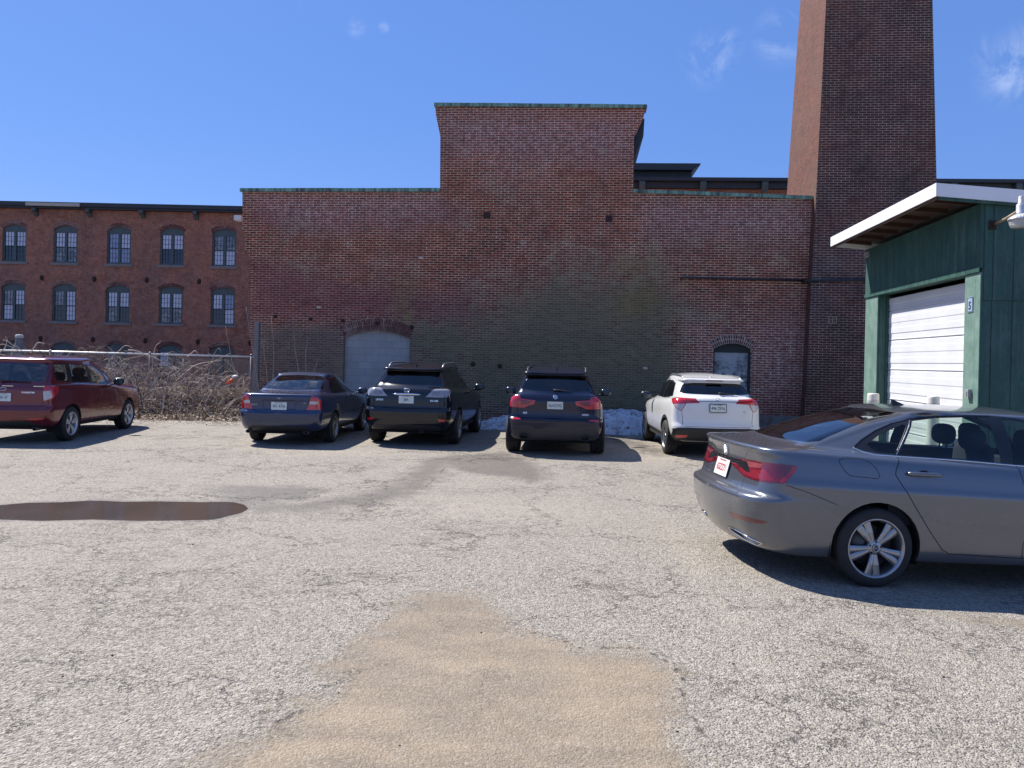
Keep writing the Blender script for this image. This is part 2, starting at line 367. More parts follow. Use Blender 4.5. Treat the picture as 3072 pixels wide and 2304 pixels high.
sandc = t.mix(t.math('MULTIPLY', t.rng(s1, 0.55, 1.0), 0.35), sandc, base)
base = t.mix(t.math('MULTIPLY', sand, 0.90), base, sandc)
du = t.math('MULTIPLY', t.attr('dust'), t.rng(t.noise(P, 4, 5, 0.7), 0.35, 0.7)); base = t.mix(t.math('MULTIPLY', du, 0.55), base, (0.46, 0.39, 0.31))
wet = t.math('ADD', t.attr('wet'), t.math('MULTIPLY', t.math('SUBTRACT', t.noise(P, 2.6, 8, 0.8), 0.5), 2.2)); wet = t.rng(wet, 0.20, 0.72)
base = t.mix(t.math('MULTIPLY', wet, 0.72), base, (0.080, 0.066, 0.054))
cr = t.n('ShaderNodeTexVoronoi', {'Vector': warp, 'Scale': 0.62}, feature='DISTANCE_TO_EDGE').outputs['Distance']
cr2 = t.n('ShaderNodeTexVoronoi', {'Vector': warp, 'Scale': 2.6}, feature='DISTANCE_TO_EDGE').outputs['Distance']
ck = t.math('MULTIPLY', t.rng(cr, 0.007, 0.002), t.rng(t.noise(P, 0.9, 3), 0.42, 0.56))
ck2 = t.math('MULTIPLY', t.rng(cr2, 0.016, 0.006), t.rng(t.noise(P, 0.45, 3), 0.52, 0.66))
ck = t.math('MAXIMUM', ck, t.math('MULTIPLY', ck2, 0.8)); ckl = t.rng(t.math('ADD', t.attr('crk'), t.math('MULTIPLY', t.math('SUBTRACT', t.noise(P, 14, 5, 0.75), 0.5), 1.3)), 0.50, 0.72)
ck = t.math('MULTIPLY', ck, t.math('SUBTRACT', 1.0, t.math('MULTIPLY', sand, 0.8))); ck = t.math('MAXIMUM', ck, ckl)
base = t.mix(t.math('MULTIPLY', ck, 0.5), base, (0.05, 0.045, 0.04))
soil = t.math('ADD', t.attr('soil'), t.math('MULTIPLY', t.math('SUBTRACT', t.noise(P, 3, 6, 0.7), 0.5), 0.8)); soil = t.rng(soil, 0.4, 0.6)
base = t.mix(soil, base, t.mix(t.rng(t.noise(P, 9, 6, 0.7), 0.3, 0.7), (0.07, 0.05, 0.035), (0.24, 0.18, 0.13)))
h = t.math('ADD', t.math('MULTIPLY', t.math('SUBTRACT', 1.0, st.outputs['Distance']), 0.6), t.math('MULTIPLY', t.noise(P, 40, 3), 1.2))
h = t.math('SUBTRACT', h, t.math('MULTIPLY', ck, 2.0)); h = t.math('MULTIPLY', h, t.math('SUBTRACT', 1.0, t.math('MULTIPLY', sand, 0.55)))
G_ASPH = t.pb(base, t.rng(wet, 0, 1, 0.88, 0.55), 0, t.bump(h, 1.0, 0.016))
g = link('ground', me, G_ASPH, None, True); tag(g, kind='structure')
# puddle
bm = bmesh.new()
vv = [bm.verts.new((x, y, -0.016)) for x, y in PUD]; bm.faces.new(vv); bmesh.ops.triangulate(bm, faces=bm.faces)
me = bpy.data.meshes.new('puddle'); bm.to_mesh(me); bm.free()
t = NT('puddle_water'); P = t.obj(); n_ = t.noise(P, 1.2, 3)
t.pb(t.mix(t.rng(n_, 0.3, 0.7), (0.075, 0.055, 0.044), (0.055, 0.042, 0.035)), 0.10, 0, t.bump(t.noise(P, 9, 2), 0.03, 0.002), IOR=1.33, Specular_IOR_Level=0.3)
tag(link('puddle', me, t.m), kind='structure')

# ------------------------------------------------------------------ bricks
def brickmat(name, cA, cB, mort, attrs=(), bw=0.212, rh=0.0675, ms=0.0095, eff=0.35, dark=None, blot=(0.12, 0.045, 0.055), axis='x', effc=(0.30, 0.25, 0.27)):
    """object-space running bond; attrs: (attribute, colour, strength)"""
    t = NT(name); P = t.obj(); s = t.n('ShaderNodeSeparateXYZ', {0: P})
    hx = s.outputs[0] if axis == 'x' else s.outputs[1]
    wob = t.math('MULTIPLY', t.math('SUBTRACT', t.noise(P, 2.3, 4), 0.5), 0.02)
    vec = t.n('ShaderNodeCombineXYZ', {0: t.math('ADD', hx, wob), 1: t.math('ADD', s.outputs[2], wob), 2: 0.0}).outputs[0]
    br = t.n('ShaderNodeTexBrick', {'Vector': vec, 'Color1': c4((0, 0, 0)), 'Color2': c4((1, 1, 1)), 'Mortar': c4((0, 0, 0)), 'Scale': 1.0, 'Mortar Size': ms, 'Mortar Smooth': 0.25,
                                    'Bias': 0.0, 'Brick Width': bw, 'Row Height': rh}); br.offset = 0.5; br.squash = 1.0
    bv = t.n('ShaderNodeSeparateColor', {0: br.outputs['Color']}).outputs[0]
    n1 = t.noise(P, 0.55, 5, 0.62); n2 = t.noise(P, 1.7, 6, 0.7); n3 = t.noise(P, 22, 4, 0.6)
    c = t.mix(bv, cA, cB); c = t.mix(t.rng(t.noise(P, 0.28, 4, 0.6), 0.35, 0.65, 0, 0.35), c, tuple(q*1.5 for q in cB)); c = t.mix(t.rng(n1, 0.42, 0.62, 0, 0.65), c, blot); c = t.mix(t.rng(n3, 0.35, 0.75, 0, 0.45), c, (0.035, 0.02, 0.022))
    if dark: c = t.mix(t.rng(t.noise(P, 0.8, 5, 0.6), 0.35, 0.6, 0, 0.8), c, dark)
    mo = t.mix(t.rng(t.math('MULTIPLY_ADD', t.noise(P, 5.0, 5, 0.7), 0.5, t.math('MULTIPLY', n2, 0.5)), 0.38, 0.62), tuple(q*0.30 for q in mort), tuple(q*1.12 for q in mort))
    ef = t.rng(n2, 0.60, 0.74, 0, eff)
    for a, col, k in attrs:
        if a == 'eff':
            ef = t.math('ADD', ef, t.math('MULTIPLY', t.attr('eff'), t.rng(t.noise(P, 6, 5, 0.75), 0.42, 0.60, 0.10, k)), clamp=True); continue
        m = t.math('ADD', t.attr(a), t.math('MULTIPLY', t.math('ADD', t.math('SUBTRACT', n2, 0.5), t.math('SUBTRACT', n1, 0.5)), 1.3)); m = t.math('ADD', m, t.math('MULTIPLY', t.math('SUBTRACT', bv, 0.5), 0.3)); m = t.rng(m, 0.15, 0.75, 0, k)
        c = t.mix(m, c, t.mix(t.rng(bv, 0, 1), tuple(q*0.8 for q in col), tuple(q*1.25 for q in col))); mo = t.mix(m, mo, tuple(q*1.45 for q in col))
    c = t.mix(t.math('MULTIPLY', ef, t.rng(n3, 0.45, 0.75, 0.08, 0.7)), c, effc); mo = t.mix(ef, mo, tuple(min(1, q*1.25) for q in effc))
    f = br.outputs['Fac']; c = t.mix(f, c, mo)
    hh = t.math('ADD', t.math('MULTIPLY', t.math('SUBTRACT', 1.0, f), 1.0), t.math('MULTIPLY', n3, 0.6))
    return t.pb(c, 0.92, 0, t.bump(hh, 0.8, 0.012))
BR_WALL = brickmat('brick_old_wall', (0.090, 0.017, 0.009), (0.330, 0.056, 0.024), (0.74, 0.50, 0.33),
                   [('purple', (0.155, 0.052, 0.062), 0.5), ('grey', (0.125, 0.104, 0.086), 0.8), ('green', (0.145, 0.124, 0.074), 0.9), ('ochre', (0.20, 0.14, 0.055), 0.6), ('eff', None, 0.95)], ms=0.0105, effc=(0.68, 0.50, 0.42), blot=(0.17, 0.050, 0.042))
BR_MILL = brickmat('brick_mill', (0.13, 0.038, 0.026), (0.42, 0.120, 0.066), (0.64, 0.43, 0.29), eff=0.1, ms=0.010, blot=(0.15, 0.052, 0.06))
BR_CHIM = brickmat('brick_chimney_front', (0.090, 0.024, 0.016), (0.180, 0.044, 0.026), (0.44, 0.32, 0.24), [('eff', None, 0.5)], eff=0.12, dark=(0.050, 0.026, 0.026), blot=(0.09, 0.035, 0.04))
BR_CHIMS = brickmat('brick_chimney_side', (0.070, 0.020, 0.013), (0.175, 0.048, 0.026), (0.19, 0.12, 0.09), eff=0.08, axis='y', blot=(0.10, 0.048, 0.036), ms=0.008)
BR_ARCH = flat('arch_brick', (0.13, 0.042, 0.038), 0.9, var=0.35, vs=9, bump=0.004)
M_MORT = flat('mortar', (0.52, 0.42, 0.35), 0.95, var=0.3, vs=7)
M_COPPER = None
t = NT('verdigris_copper'); P = t.obj(); n_ = t.noise(t.n('ShaderNodeMapping', {0: P, 'Scale': (3, 3, 0.4)}).outputs[0], 3.0, 6, 0.7)
M_COPPER = t.pb(t.mix(t.rng(n_, 0.38, 0.62), (0.05, 0.06, 0.055), (0.22, 0.40, 0.30)), 0.6, 0.1)
M_GREENT = flat('dark_green_trim', (0.060, 0.088, 0.090), 0.55, var=0.2)
M_DGREEN = flat('blackish_cornice', (0.022, 0.027, 0.033), 0.5, var=0.25)
M_STONE = flat('sill_stone', (0.20, 0.18, 0.17), 0.85, var=0.2, vs=5)
M_IRON = flat('rusty_iron', (0.045, 0.022, 0.018), 0.75, 0.3, var=0.4, vs=20)
M_BLOCK = None
t = NT('painted_block'); P = t.obj(); s = t.n('ShaderNodeSeparateXYZ', {0: P}); vec = t.n('ShaderNodeCombineXYZ', {0: s.outputs[0], 1: s.outputs[2], 2: 0.0}).outputs[0]
br = t.n('ShaderNodeTexBrick', {'Vector': vec, 'Color1': c4((0.30, 0.31, 0.32)), 'Color2': c4((0.36, 0.365, 0.37)), 'Mortar': c4((0.22, 0.225, 0.23)), 'Scale': 1.0, 'Mortar Size': 0.007, 'Mortar Smooth': 0.5, 'Brick Width': 0.41, 'Row Height': 0.205}); br.offset = 0.5
nn = t.noise(P, 1.8, 5, 0.6)
M_BLOCK = t.pb(t.mix(t.rng(nn, 0.35, 0.7, 0, 0.5), br.outputs['Color'], (0.24, 0.235, 0.215)), 0.85, 0, t.bump(br.outputs['Fac'], 0.4, -0.006))

def voussoirs(mb, arcpts, h, n, depth=(-0.004, 0.05), rows=1, gap=0.020, m=0, mm_=1):
    """ring(s) of radial bricks above an arc given as points"""
    pts = [Vector((a, 0, b)) for a, b in arcpts]; L = [0]
    for i in range(1, len(pts)): L.append(L[-1] + (pts[i]-pts[i-1]).length)
    def at(s):
        s = max(0, min(L[-1]-1e-6, s)); i = max(j for j in range(len(L)) if L[j] <= s); i = min(i, len(pts)-2)
        f = (s-L[i])/(L[i+1]-L[i]); p = pts[i].lerp(pts[i+1], f); tg = (pts[i+1]-pts[i]).normalized(); return p, Vector((-tg.z, 0, tg.x))
    hr = h/rows
    # mortar bed
    N = 24; bed = []
    for i in range(N+1):
        p, nrm = at(L[-1]*i/N); bed.append((p, nrm))
    vs = [p + n_*0.0 + Vector((0, depth[0]+0.006, 0)) for p, n_ in bed] + [p + n_*h + Vector((0, depth[0]+0.006, 0)) for p, n_ in bed] + [p + Vector((0, depth[1], 0)) for p, n_ in bed] + [p + n_*h + Vector((0, depth[1], 0)) for p, n_ in bed]
    K = N+1
    fs = [(i, i+1, K+i+1, K+i) for i in range(N)] + [(K+i, K+i+1, 3*K+i+1, 3*K+i) for i in range(N)] + [(i+1, i, 2*K+i, 2*K+i+1) for i in range(N)]
    mb.add(vs, fs, mm_)
    for r_ in range(rows):
        for i in range(n):
            a0 = L[-1]*i/n + gap/2; a1 = L[-1]*(i+1)/n - gap/2
            p0, n0 = at(a0); p1, n1 = at(a1); lo = hr*r_ + gap/2; hi = hr*(r_+1) - gap/2; e = rnd.uniform(-0.004, 0.003)
            q = [p0+n0*lo, p1+n1*lo, p1+n1*hi, p0+n0*hi]; f = [v + Vector((0, depth[0]+e, 0)) for v in q]; b = [v + Vector((0, depth[1], 0)) for v in q]
            mb.add(f+b, [(0, 1, 2, 3), (0, 4, 5, 1), (1, 5, 6, 2), (2, 6, 7, 3), (3, 7, 4, 0)], m)

# ------------------------------------------------------------------ the stepped brick wall building
W = Frame(0, 22.0, R(5)); wx = lambda u, v, off=0: (W.px(u, v, off).x, W.px(u, v, off).z)
bh = thing('brick_boiler_house', 'long windowless brick building with a stepped parapet, faded grey-green paint low on its wall', 'building'); W.place(bh)
out = [wx(757, 1262), wx(752, 1000), wx(750, 775), wx(737, 750), wx(735, 700), wx(728, 690), wx(727, 574), wx(1320, 574), wx(1321, 409), wx(1308, 347), wx(1306, 318), wx(1937, 324), wx(1931, 350), wx(1902, 409), wx(1900, 577), wx(2440, 598), wx(2428, 750), wx(2422, 862), wx(2405, 1190), wx(2404, 1262)]
out[0] = (out[0][0], -0.3); out[-1] = (out[-1][0], -0.3)
xs = np.arange(-8.6, 9.8, 0.2); zs = np.arange(-0.4, 9.9, 0.2); bm = bmesh.new()
gv = [[bm.verts.new((x, 0, z)) for x in xs] for z in zs]
for i in range(len(zs)-1):
    for j in range(len(xs)-1): bm.faces.new((gv[i][j], gv[i][j+1], gv[i+1][j+1], gv[i+1][j]))
keep = set(cutpoly(bm, out, (0, 2)))
bmesh.ops.delete(bm, geom=[f for f in bm.faces if f not in keep], context='FACES')
# bricked-up arch
aL, aT = wx(1032, 1013)[0], None; aR = wx(1229, 1022)[0]; zs1 = wx(1032, 1013)[1]; zt1 = wx(1130, 992)[1]
garc = arc((aL+aR)/2, zs1, (aR-aL)/2, zt1-zs1)
dL, zs2 = wx(2141, 1046); dR = wx(2255, 1052)[0]; zt2 = wx(2200, 1030)[1]
darc = arc((dL+dR)/2, zs2, (dR-dL)/2, zt2-zs2)
for a in (garc, darc):
    hole = [(a[0][0], -0.4)] + a + [(a[-1][0], -0.4)]
    fi = cutpoly(bm, hole, (0, 2)); bmesh.ops.delete(bm, geom=fi, context='FACES')
be = [e for e in bm.edges if e.is_boundary]
r_ = bmesh.ops.extrude_edge_only(bm, edges=be)
for v in [g_ for g_ in r_['geom'] if isinstance(g_, bmesh.types.BMVert)]: v.co.y += 0.35
bmesh.ops.recalc_face_normals(bm, faces=bm.faces)
me = bpy.data.meshes.new('wall'); bm.to_mesh(me); bm.free()
co = np.zeros(len(me.vertices)*3); me.vertices.foreach_get('co', co); co = co.reshape(-1, 3)
def wp(pts): return [wx(u*1.3888, v*1.3888) for u, v in pts]
def reg(ps, w_=0.4): return np.maximum.reduce([k*soft(polydist(co[:, 0], co[:, 2], wp(p)), w_) for k, p in ps])
setattr_f(me, 'green', reg([(1, [(1020,690),(1100,640),(1200,610),(1330,590),(1420,595),(1470,640),(1485,700),(1485,900),(1300,900),(1000,880),(960,760)]), (0.75, [(880,690),(1080,690),(1080,900),(900,900)])], 0.9))
setattr_f(me, 'grey', reg([(1, [(560,700),(740,700),(760,900),(560,900)]), (0.8, [(740,690),(900,700),(1000,690),(1010,900),(740,900)]), (0.8, [(880,820),(1300,830),(1480,860),(1480,920),(880,920)])], 0.35))
setattr_f(me, 'purple', reg([(1, [(540,560),(700,600),(1000,640),(1080,690),(900,710),(540,690)]), (1, [(530,490),(700,500),(900,490),(1000,470),(940,440),(530,430)]), (0.8, [(950,250),(1380,250),(1380,360),(950,340)]), (1, [(1400,450),(1740,450),(1740,510),(1400,500)]), (1, [(1660,690),(1740,650),(1735,900),(1640,900)])], 0.5))
setattr_f(me, 'ochre', reg([(1, [(1330,640),(1400,610),(1440,640),(1400,680),(1330,690)]), (0.8, [(1330,560),(1400,570),(1380,600),(1330,590)]), (0.7, [(850,600),(900,600),(900,700),(850,700)])], 0.35))
setattr_f(me, 'eff', reg([(1, [(540,425),(700,420),(940,420),(940,470),(700,490),(600,475)]), (0.9, [(950,245),(1380,250),(1375,340),(1000,350)]), (0.9, [(1380,440),(1750,440),(1745,520),(1380,500)]), (1, [(1490,690),(1560,720),(1740,690),(1735,850),(1620,870),(1490,850)]), (0.6, [(1000,330),(1150,330),(1200,400),(1050,400)])], 0.45))
link('wall', me, BR_WALL, bh)
# body of the building behind the front wall
b = MB(); xl, xr = out[6][0]+0.35, out[15][0]-0.1; zlo = out[7][1]-0.75
b.box(xl, xr, 0.36, 12, -0.3, zlo); tx0, tx1 = out[8][0]+0.02, out[13][0]-0.02
b.box(tx0, tx1, 0.36, 5.0, zlo+0.01, out[10][1]-1.3); b.build('rear_volume', BR_MILL, bh)
pz = [wx(1903, 397), wx(1924, 402), wx(1924, 432), wx(1903, 474)]
b = MB(); b.prism([(tx1+0.02, out[12][1]+0.1), (tx1+0.33, out[12][1]+0.05), (tx1+0.31, out[12][1]-0.45), (tx1+0.02, out[12][1]-1.15)], 0.36, 4.5); b.build('eave_cornice', M_DGREEN, bh)
def coping(pa, pb_, name='coping'):
    b = MB(); a, c = Vector((pa[0], 0, pa[1])), Vector((pb_[0], 0, pb_[1]))
    n = max(2, int((c-a).length/1.2)); d = (c-a)/n
    for i in range(n):
        p, q = a+d*i, a+d*(i+1)-d.normalized()*0.006
        e = 0.012*(i % 2)*0.3
        vs = []
        for y in (-0.05, 0.42):
            for r2_, z in ((p, -0.012), (q, -0.012), (q, 0.085+e), (p, 0.085+e)): vs.append((r2_.x, y, r2_.z+z))
        b.add(vs, [(0, 1, 2, 3), (7, 6, 5, 4), (0, 4, 5, 1), (1, 5, 6, 2), (2, 6, 7, 3), (3, 7, 4, 0)])
    b.build(name, M_COPPER, bh)
coping((out[6][0]-0.06, out[6][1]), (out[7][0], out[7][1])); coping((out[10][0]-0.03, out[10][1]), (out[11][0]+0.04, out[11][1])); coping((out[14][0], out[14][1]), (out[15][0]+0.02, out[15][1]))
b = MB(); b.box(aL-0.01, aR+0.01, 0.10, 0.30, -0.3, zs1+0.5*(zt1-zs1)); b.prism(arc((aL+aR)/2, zs1, (aR-aL)/2+0.0, zt1-zs1)[::-1] + [(aL, zs1-0.01), (aR, zs1-0.01)][::1], 0.098, 0.30); b.build('blocked_opening', M_BLOCK, bh)
b = MB(); voussoirs(b, garc, 0.36, 46, rows=2, depth=(-0.006, 0.05)); b.build('brick_arch', [BR_ARCH, M_MORT], bh)
b = MB(); voussoirs(b, darc, 0.24, 20, rows=2, depth=(-0.008, 0.05)); b.build('brick_arch', [BR_ARCH, M_MORT], bh)
# door: dark frame with boarded grey leaf
zd = wx(2200, 1058)[1]; b = MB(); b.prism([(dL, zd), (dR, zd)] + darc[::-1], 0.16, 0.22); b.box(dL, dL+0.05, 0.12, 0.22, -0.3, zd); b.box(dR-0.07, dR, 0.12, 0.22, -0.3, zd)
df = b.build('door_frame', M_DGREEN, bh)
t = NT('weathered_board'); P = t.obj(); n_ = t.noise(P, 3, 6, 0.7); n2_ = t.noise(P, 9, 5, 0.7)
M_BOARD = t.pb(t.mix(t.rng(n_, 0.5, 0.62), t.mix(t.rng(n2_, 0.3, 0.7), (0.34, 0.35, 0.36), (0.48, 0.49, 0.50)), (0.055, 0.05, 0.05)), 0.8)
b = MB(); b.box(dL+0.05, dR-0.07, 0.17, 0.22, 1.05, zd-0.002); b.build('door', M_BOARD, bh)
b = MB(); b.box(dL+0.05, dR-0.07, 0.185, 0.22, -0.3, 1.045); b.build('door_panel', M_DGREEN, bh)
# pipe band, holes and small iron plates
b = MB(); pA = W.px(2042, 836); pB = W.px(2424, 842); b.tube([(pA.x, -0.05, pA.z-0.06), (pA.x, -0.05, pA.z), (pA.x+0.05, -0.05, pA.z+0.03), (pB.x, -0.05, pB.z)], 0.028, 8); b.build('pipe', M_DGREEN, bh)
for (u, v, r_) in [(1461, 646, .095), (1827, 656, .095)]:
    c = W.px(u, v); b = MB(); b.box(c.x-r_, c.x+r_, -0.004, 0.01, c.z-r_, c.z+r_); b.build('wall_vent', M_IRON, bh)
for (u, v, r_) in [(826, 949, .05), (932, 957, .055), (1029, 962, .055), (1131, 970, .06), (1236, 981, .06), (1419, 1092, .068), (1499, 1098, .068)]:
    c = W.px(u, v); b = MB(); b.lathe([(0, -0.035), (r_*.6, -0.033), (r_, -0.02), (r_, 0.01)], 14, Matrix.Translation((c.x, 0, c.z)) @ Matrix.Rotation(R(-90), 4, 'X')); b.build('anchor_plate', M_IRON, bh)
for (u, v) in [(1263, 774), (956, 922), (1935, 1105)]:
    c = W.px(u, v); b = MB(); b.ell((c.x, 0, c.z), (0.085, 0.014, 0.04), 7, 5); b.build('mortar_patch', M_MORT, bh)
c = W.px(716, 654, .1); b = MB(); b.box(c.x-.11, c.x+.10, .02, .3, c.z-.07, c.z+.07); b.build('white_outlet', flat('white_outlet_paint', (.6, .6, .62), .5), bh)
# stone footing that shows at the right end
b = MB(); f0 = W.px(2290, 1262).x; b.box(f0-1.2, f0+1.2, -0.06, 0.0, -0.3, 0.42); b.build('footing', M_STONE, bh)

# ------------------------------------------------------------------ chimney
ch = thing('brick_chimney', 'tall square tapering brick chimney standing at the right end of the stepped wall', 'chimney'); W.place(ch)
OFF = -0.28; a0 = W.px(2450, 552, OFF); a1 = W.px(2482.6, 2, OFF); c0 = W.px(2810, 552, OFF); c1 = W.px(2803.5, 2, OFF)
sl = (a1.x-a0.x)/(a1.z-a0.z); sr = (c1.x-c0.x)/(c1.z-c0.z); bat = (sl-sr)/2; cxm = (a0.x+c0.x)/2
zA = a0.z; half = lambda z: (c0.x-a0.x)/2 - bat*(z-zA)
front = lambda z: OFF + bat*(z-zA)*0.6
def chring(z, ex=0): h_ = half(z)+ex; y = front(z)-ex; return [(cxm-h_, y, z), (cxm+h_, y, z), (cxm+h_, y+2*h_, z), (cxm-h_, y+2*h_, z)]
ztop = 24.0; zz = list(np.linspace(-0.3, ztop, 50))
def chpart(name, sides, mat):
    vs = []; fs = []
    for k in sides:
        cols = 14
        for z in zz:
            r_ = chring(z); a, b_ = Vector(r_[k]), Vector(r_[(k+1) % 4])
            vs += [a.lerp(b_, i/cols) for i in range(cols+1)]
        base_ = len(vs) - len(zz)*(cols+1)
        fs += [(base_+i*(cols+1)+j, base_+i*(cols+1)+j+1, base_+(i+1)*(cols+1)+j+1, base_+(i+1)*(cols+1)+j) for i in range(len(zz)-1) for j in range(cols)]
    o = mesh(name, vs, fs, mat, ch); c_ = np.array([tuple(v) for v in vs])
    e = np.maximum.reduce([soft(polydist(c_[:, 0], c_[:, 2], wp(p)), 0.3) for p in ([(1740,640),(1780,640),(1770,700),(1740,700)], [(1745,560),(1880,560),(1880,600),(1745,600)])])
    setattr_f(o.data, 'eff', e); return o
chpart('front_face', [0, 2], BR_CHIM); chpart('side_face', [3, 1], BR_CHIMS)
b = MB(); r0 = chring(ztop, 0.25); r1_ = chring(ztop+0.8, 0.25); b.add(r0+r1_, [(0, 1, 5, 4), (1, 2, 6, 5), (2, 3, 7, 6), (3, 0, 4, 7), (0, 3, 2, 1), (4, 5, 6, 7)]); b.build('chimney_cap', BR_CHIM, ch)
c = W.px(2498, 960, OFF); b = MB()
for i in range(2):
    for j in range(3): b.box(c.x-0.13+j*0.10, c.x-0.12+j*0.10+0.006, front(c.z)-0.006, front(c.z)+0.01, c.z-0.09, c.z+0.09)
for j in range(3): b.box(c.x-0.125, c.x+0.085, front(c.z)-0.006, front(c.z)+0.01, c.z-0.09+j*0.085, c.z-0.08+j*0.085)
b.build('mortar_repair', M_MORT, ch)
b = MB(); q0 = W.px(2425, 842, OFF-0.05); q1 = W.px(2630, 840, OFF-0.05); b.tube([(q0.x-0.06, 0.0, q0.z-0.0), (q0.x-0.05, front(q0.z)-0.05, q0.z), (q1.x, front(q0.z)-0.05, q1.z)], 0.035, 8); b.build('pipe', M_DGREEN, ch)

# ------------------------------------------------------------------ mill with the arched windows
Mf = Frame(0, 48.0, R(0.3)); mx = lambda u, v: (Mf.px(u, v).x, Mf.px(u, v).z)
mill = thing('brick_mill', 'three-storey red brick mill with rows of arched windows beyond the fence', 'building'); Mf.place(mill)
zE = mx(350, 628)[1]; MX0 = -52.0; MX1 = -8.0
cols_u = [43, 196, 357, 516, 672.6]; base_x = [mx(u, 730)[0] for u in cols_u]
rows_z = [mx(357, 679)[1], mx(357, 855)[1], mx(357, 1031)[1]]; WW = 0.75; WHt = 2.34; RISE = 0.27
step = (base_x[4]-base_x[0])/4
allx = [base_x[0]-step*k for k in range(9, 0, -1)] + base_x + [base_x[4]+step]
xs = np.arange(MX0, MX1+0.01, 0.75); zs = np.arange(-1.6, zE+0.01, 0.75); bm = bmesh.new()
zs = list(zs)+[zE]; gv = [[bm.verts.new((x, 0, z)) for x in xs] for z in zs]
for i in range(len(zs)-1):
    for j in range(len(xs)-1): bm.faces.new((gv[i][j], gv[i][j+1], gv[i+1][j+1], gv[i+1][j]))
holes = []
for zc in rows_z:
    for x in allx[6:]:
        a = arc(x, zc-RISE, WW, RISE, 8); hole = [(x-WW, zc-WHt)] + a + [(x+WW, zc-WHt)]
        bmesh.ops.delete(bm, geom=cutpoly(bm, hole, (0, 2)), context='FACES'); holes.append((x, zc))
be = [e for e in bm.edges if e.is_boundary]; r_ = bmesh.ops.extrude_edge_only(bm, edges=be)
for v in [g_ for g_ in r_['geom'] if isinstance(g_, bmesh.types.BMVert)]: v.co.y += 0.30
bmesh.ops.recalc_face_normals(bm, faces=bm.faces); me = bpy.data.meshes.new('wall'); bm.to_mesh(me); bm.free(); link('wall', me, BR_MILL, mill)
b = MB(); b.box(MX0+.1, MX1-.1, 0.45, 14, -1.6, zE-0.1); b.build('rear_volume', BR_MILL, mill)
b = MB(); b.box(MX0-0.3, MX1+0.3, -0.42, 14.3, zE+0.05, zE+0.30); b.box(MX0-0.3, MX1+0.3, -0.30, 0.0, zE-0.08, zE+0.045); b.build('roof', M_DGREEN, mill)
gA, gB = mx(92, 618), mx(252, 619); b = MB(); b.box(gA[0], gB[0], -0.52, -0.425, gA[1]-0.06, gA[1]+0.14); b.build('gutter', flat('pale_gutter', (0.42, 0.38, 0.32), 0.5, var=0.1), mill)
brk = None
for k in range(-3, 6):
    x = mx(111, 632)[0] + (mx(591, 648)[0]-mx(111, 632)[0])/3*k
    if x > MX1-0.6: continue
    if brk is None:
        b = MB(); b.prism([(-0.40, 0.0), (0.0, 0.0), (0.0, -0.46), (-0.07, -0.46), (-0.22, -0.26), (-0.40, -0.16)], -0.12, 0.12, 'x'); brk = b.build('eave_bracket', M_GREENT, mill); br_ = brk
    else: br_ = brk.copy(); COL.objects.link(br_); br_.parent = mill
    br_.location = (x, 0, zE-0.082)
M_BLIND = flat('window_blind', (0.52, 0.56, 0.66), 0.25, var=0.12, vs=3, Coat_Weight=0.6, Coat_Roughness=0.02)
M_BLIND2 = flat('window_blind_dim', (0.24, 0.29, 0.43), 0.2, var=0.25, vs=2.5, Coat_Weight=0.8, Coat_Roughness=0.02)
M_PANE = flat('dark_pane', (0.022, 0.028, 0.042), 0.06, var=0.5, vs=2.0, Specular_IOR_Level=0.8)
t = NT('curtained_pane'); P = t.obj(); n_ = t.noise(P, 4.5, 6, 0.7, 1.0)
M_CURT = t.pb(t.mix(t.rng(n_, 0.42, 0.6), (0.05, 0.06, 0.08), (0.30, 0.32, 0.34)), 0.08, 0, None, Coat_Weight=0.6, Coat_Roughness=0.02)
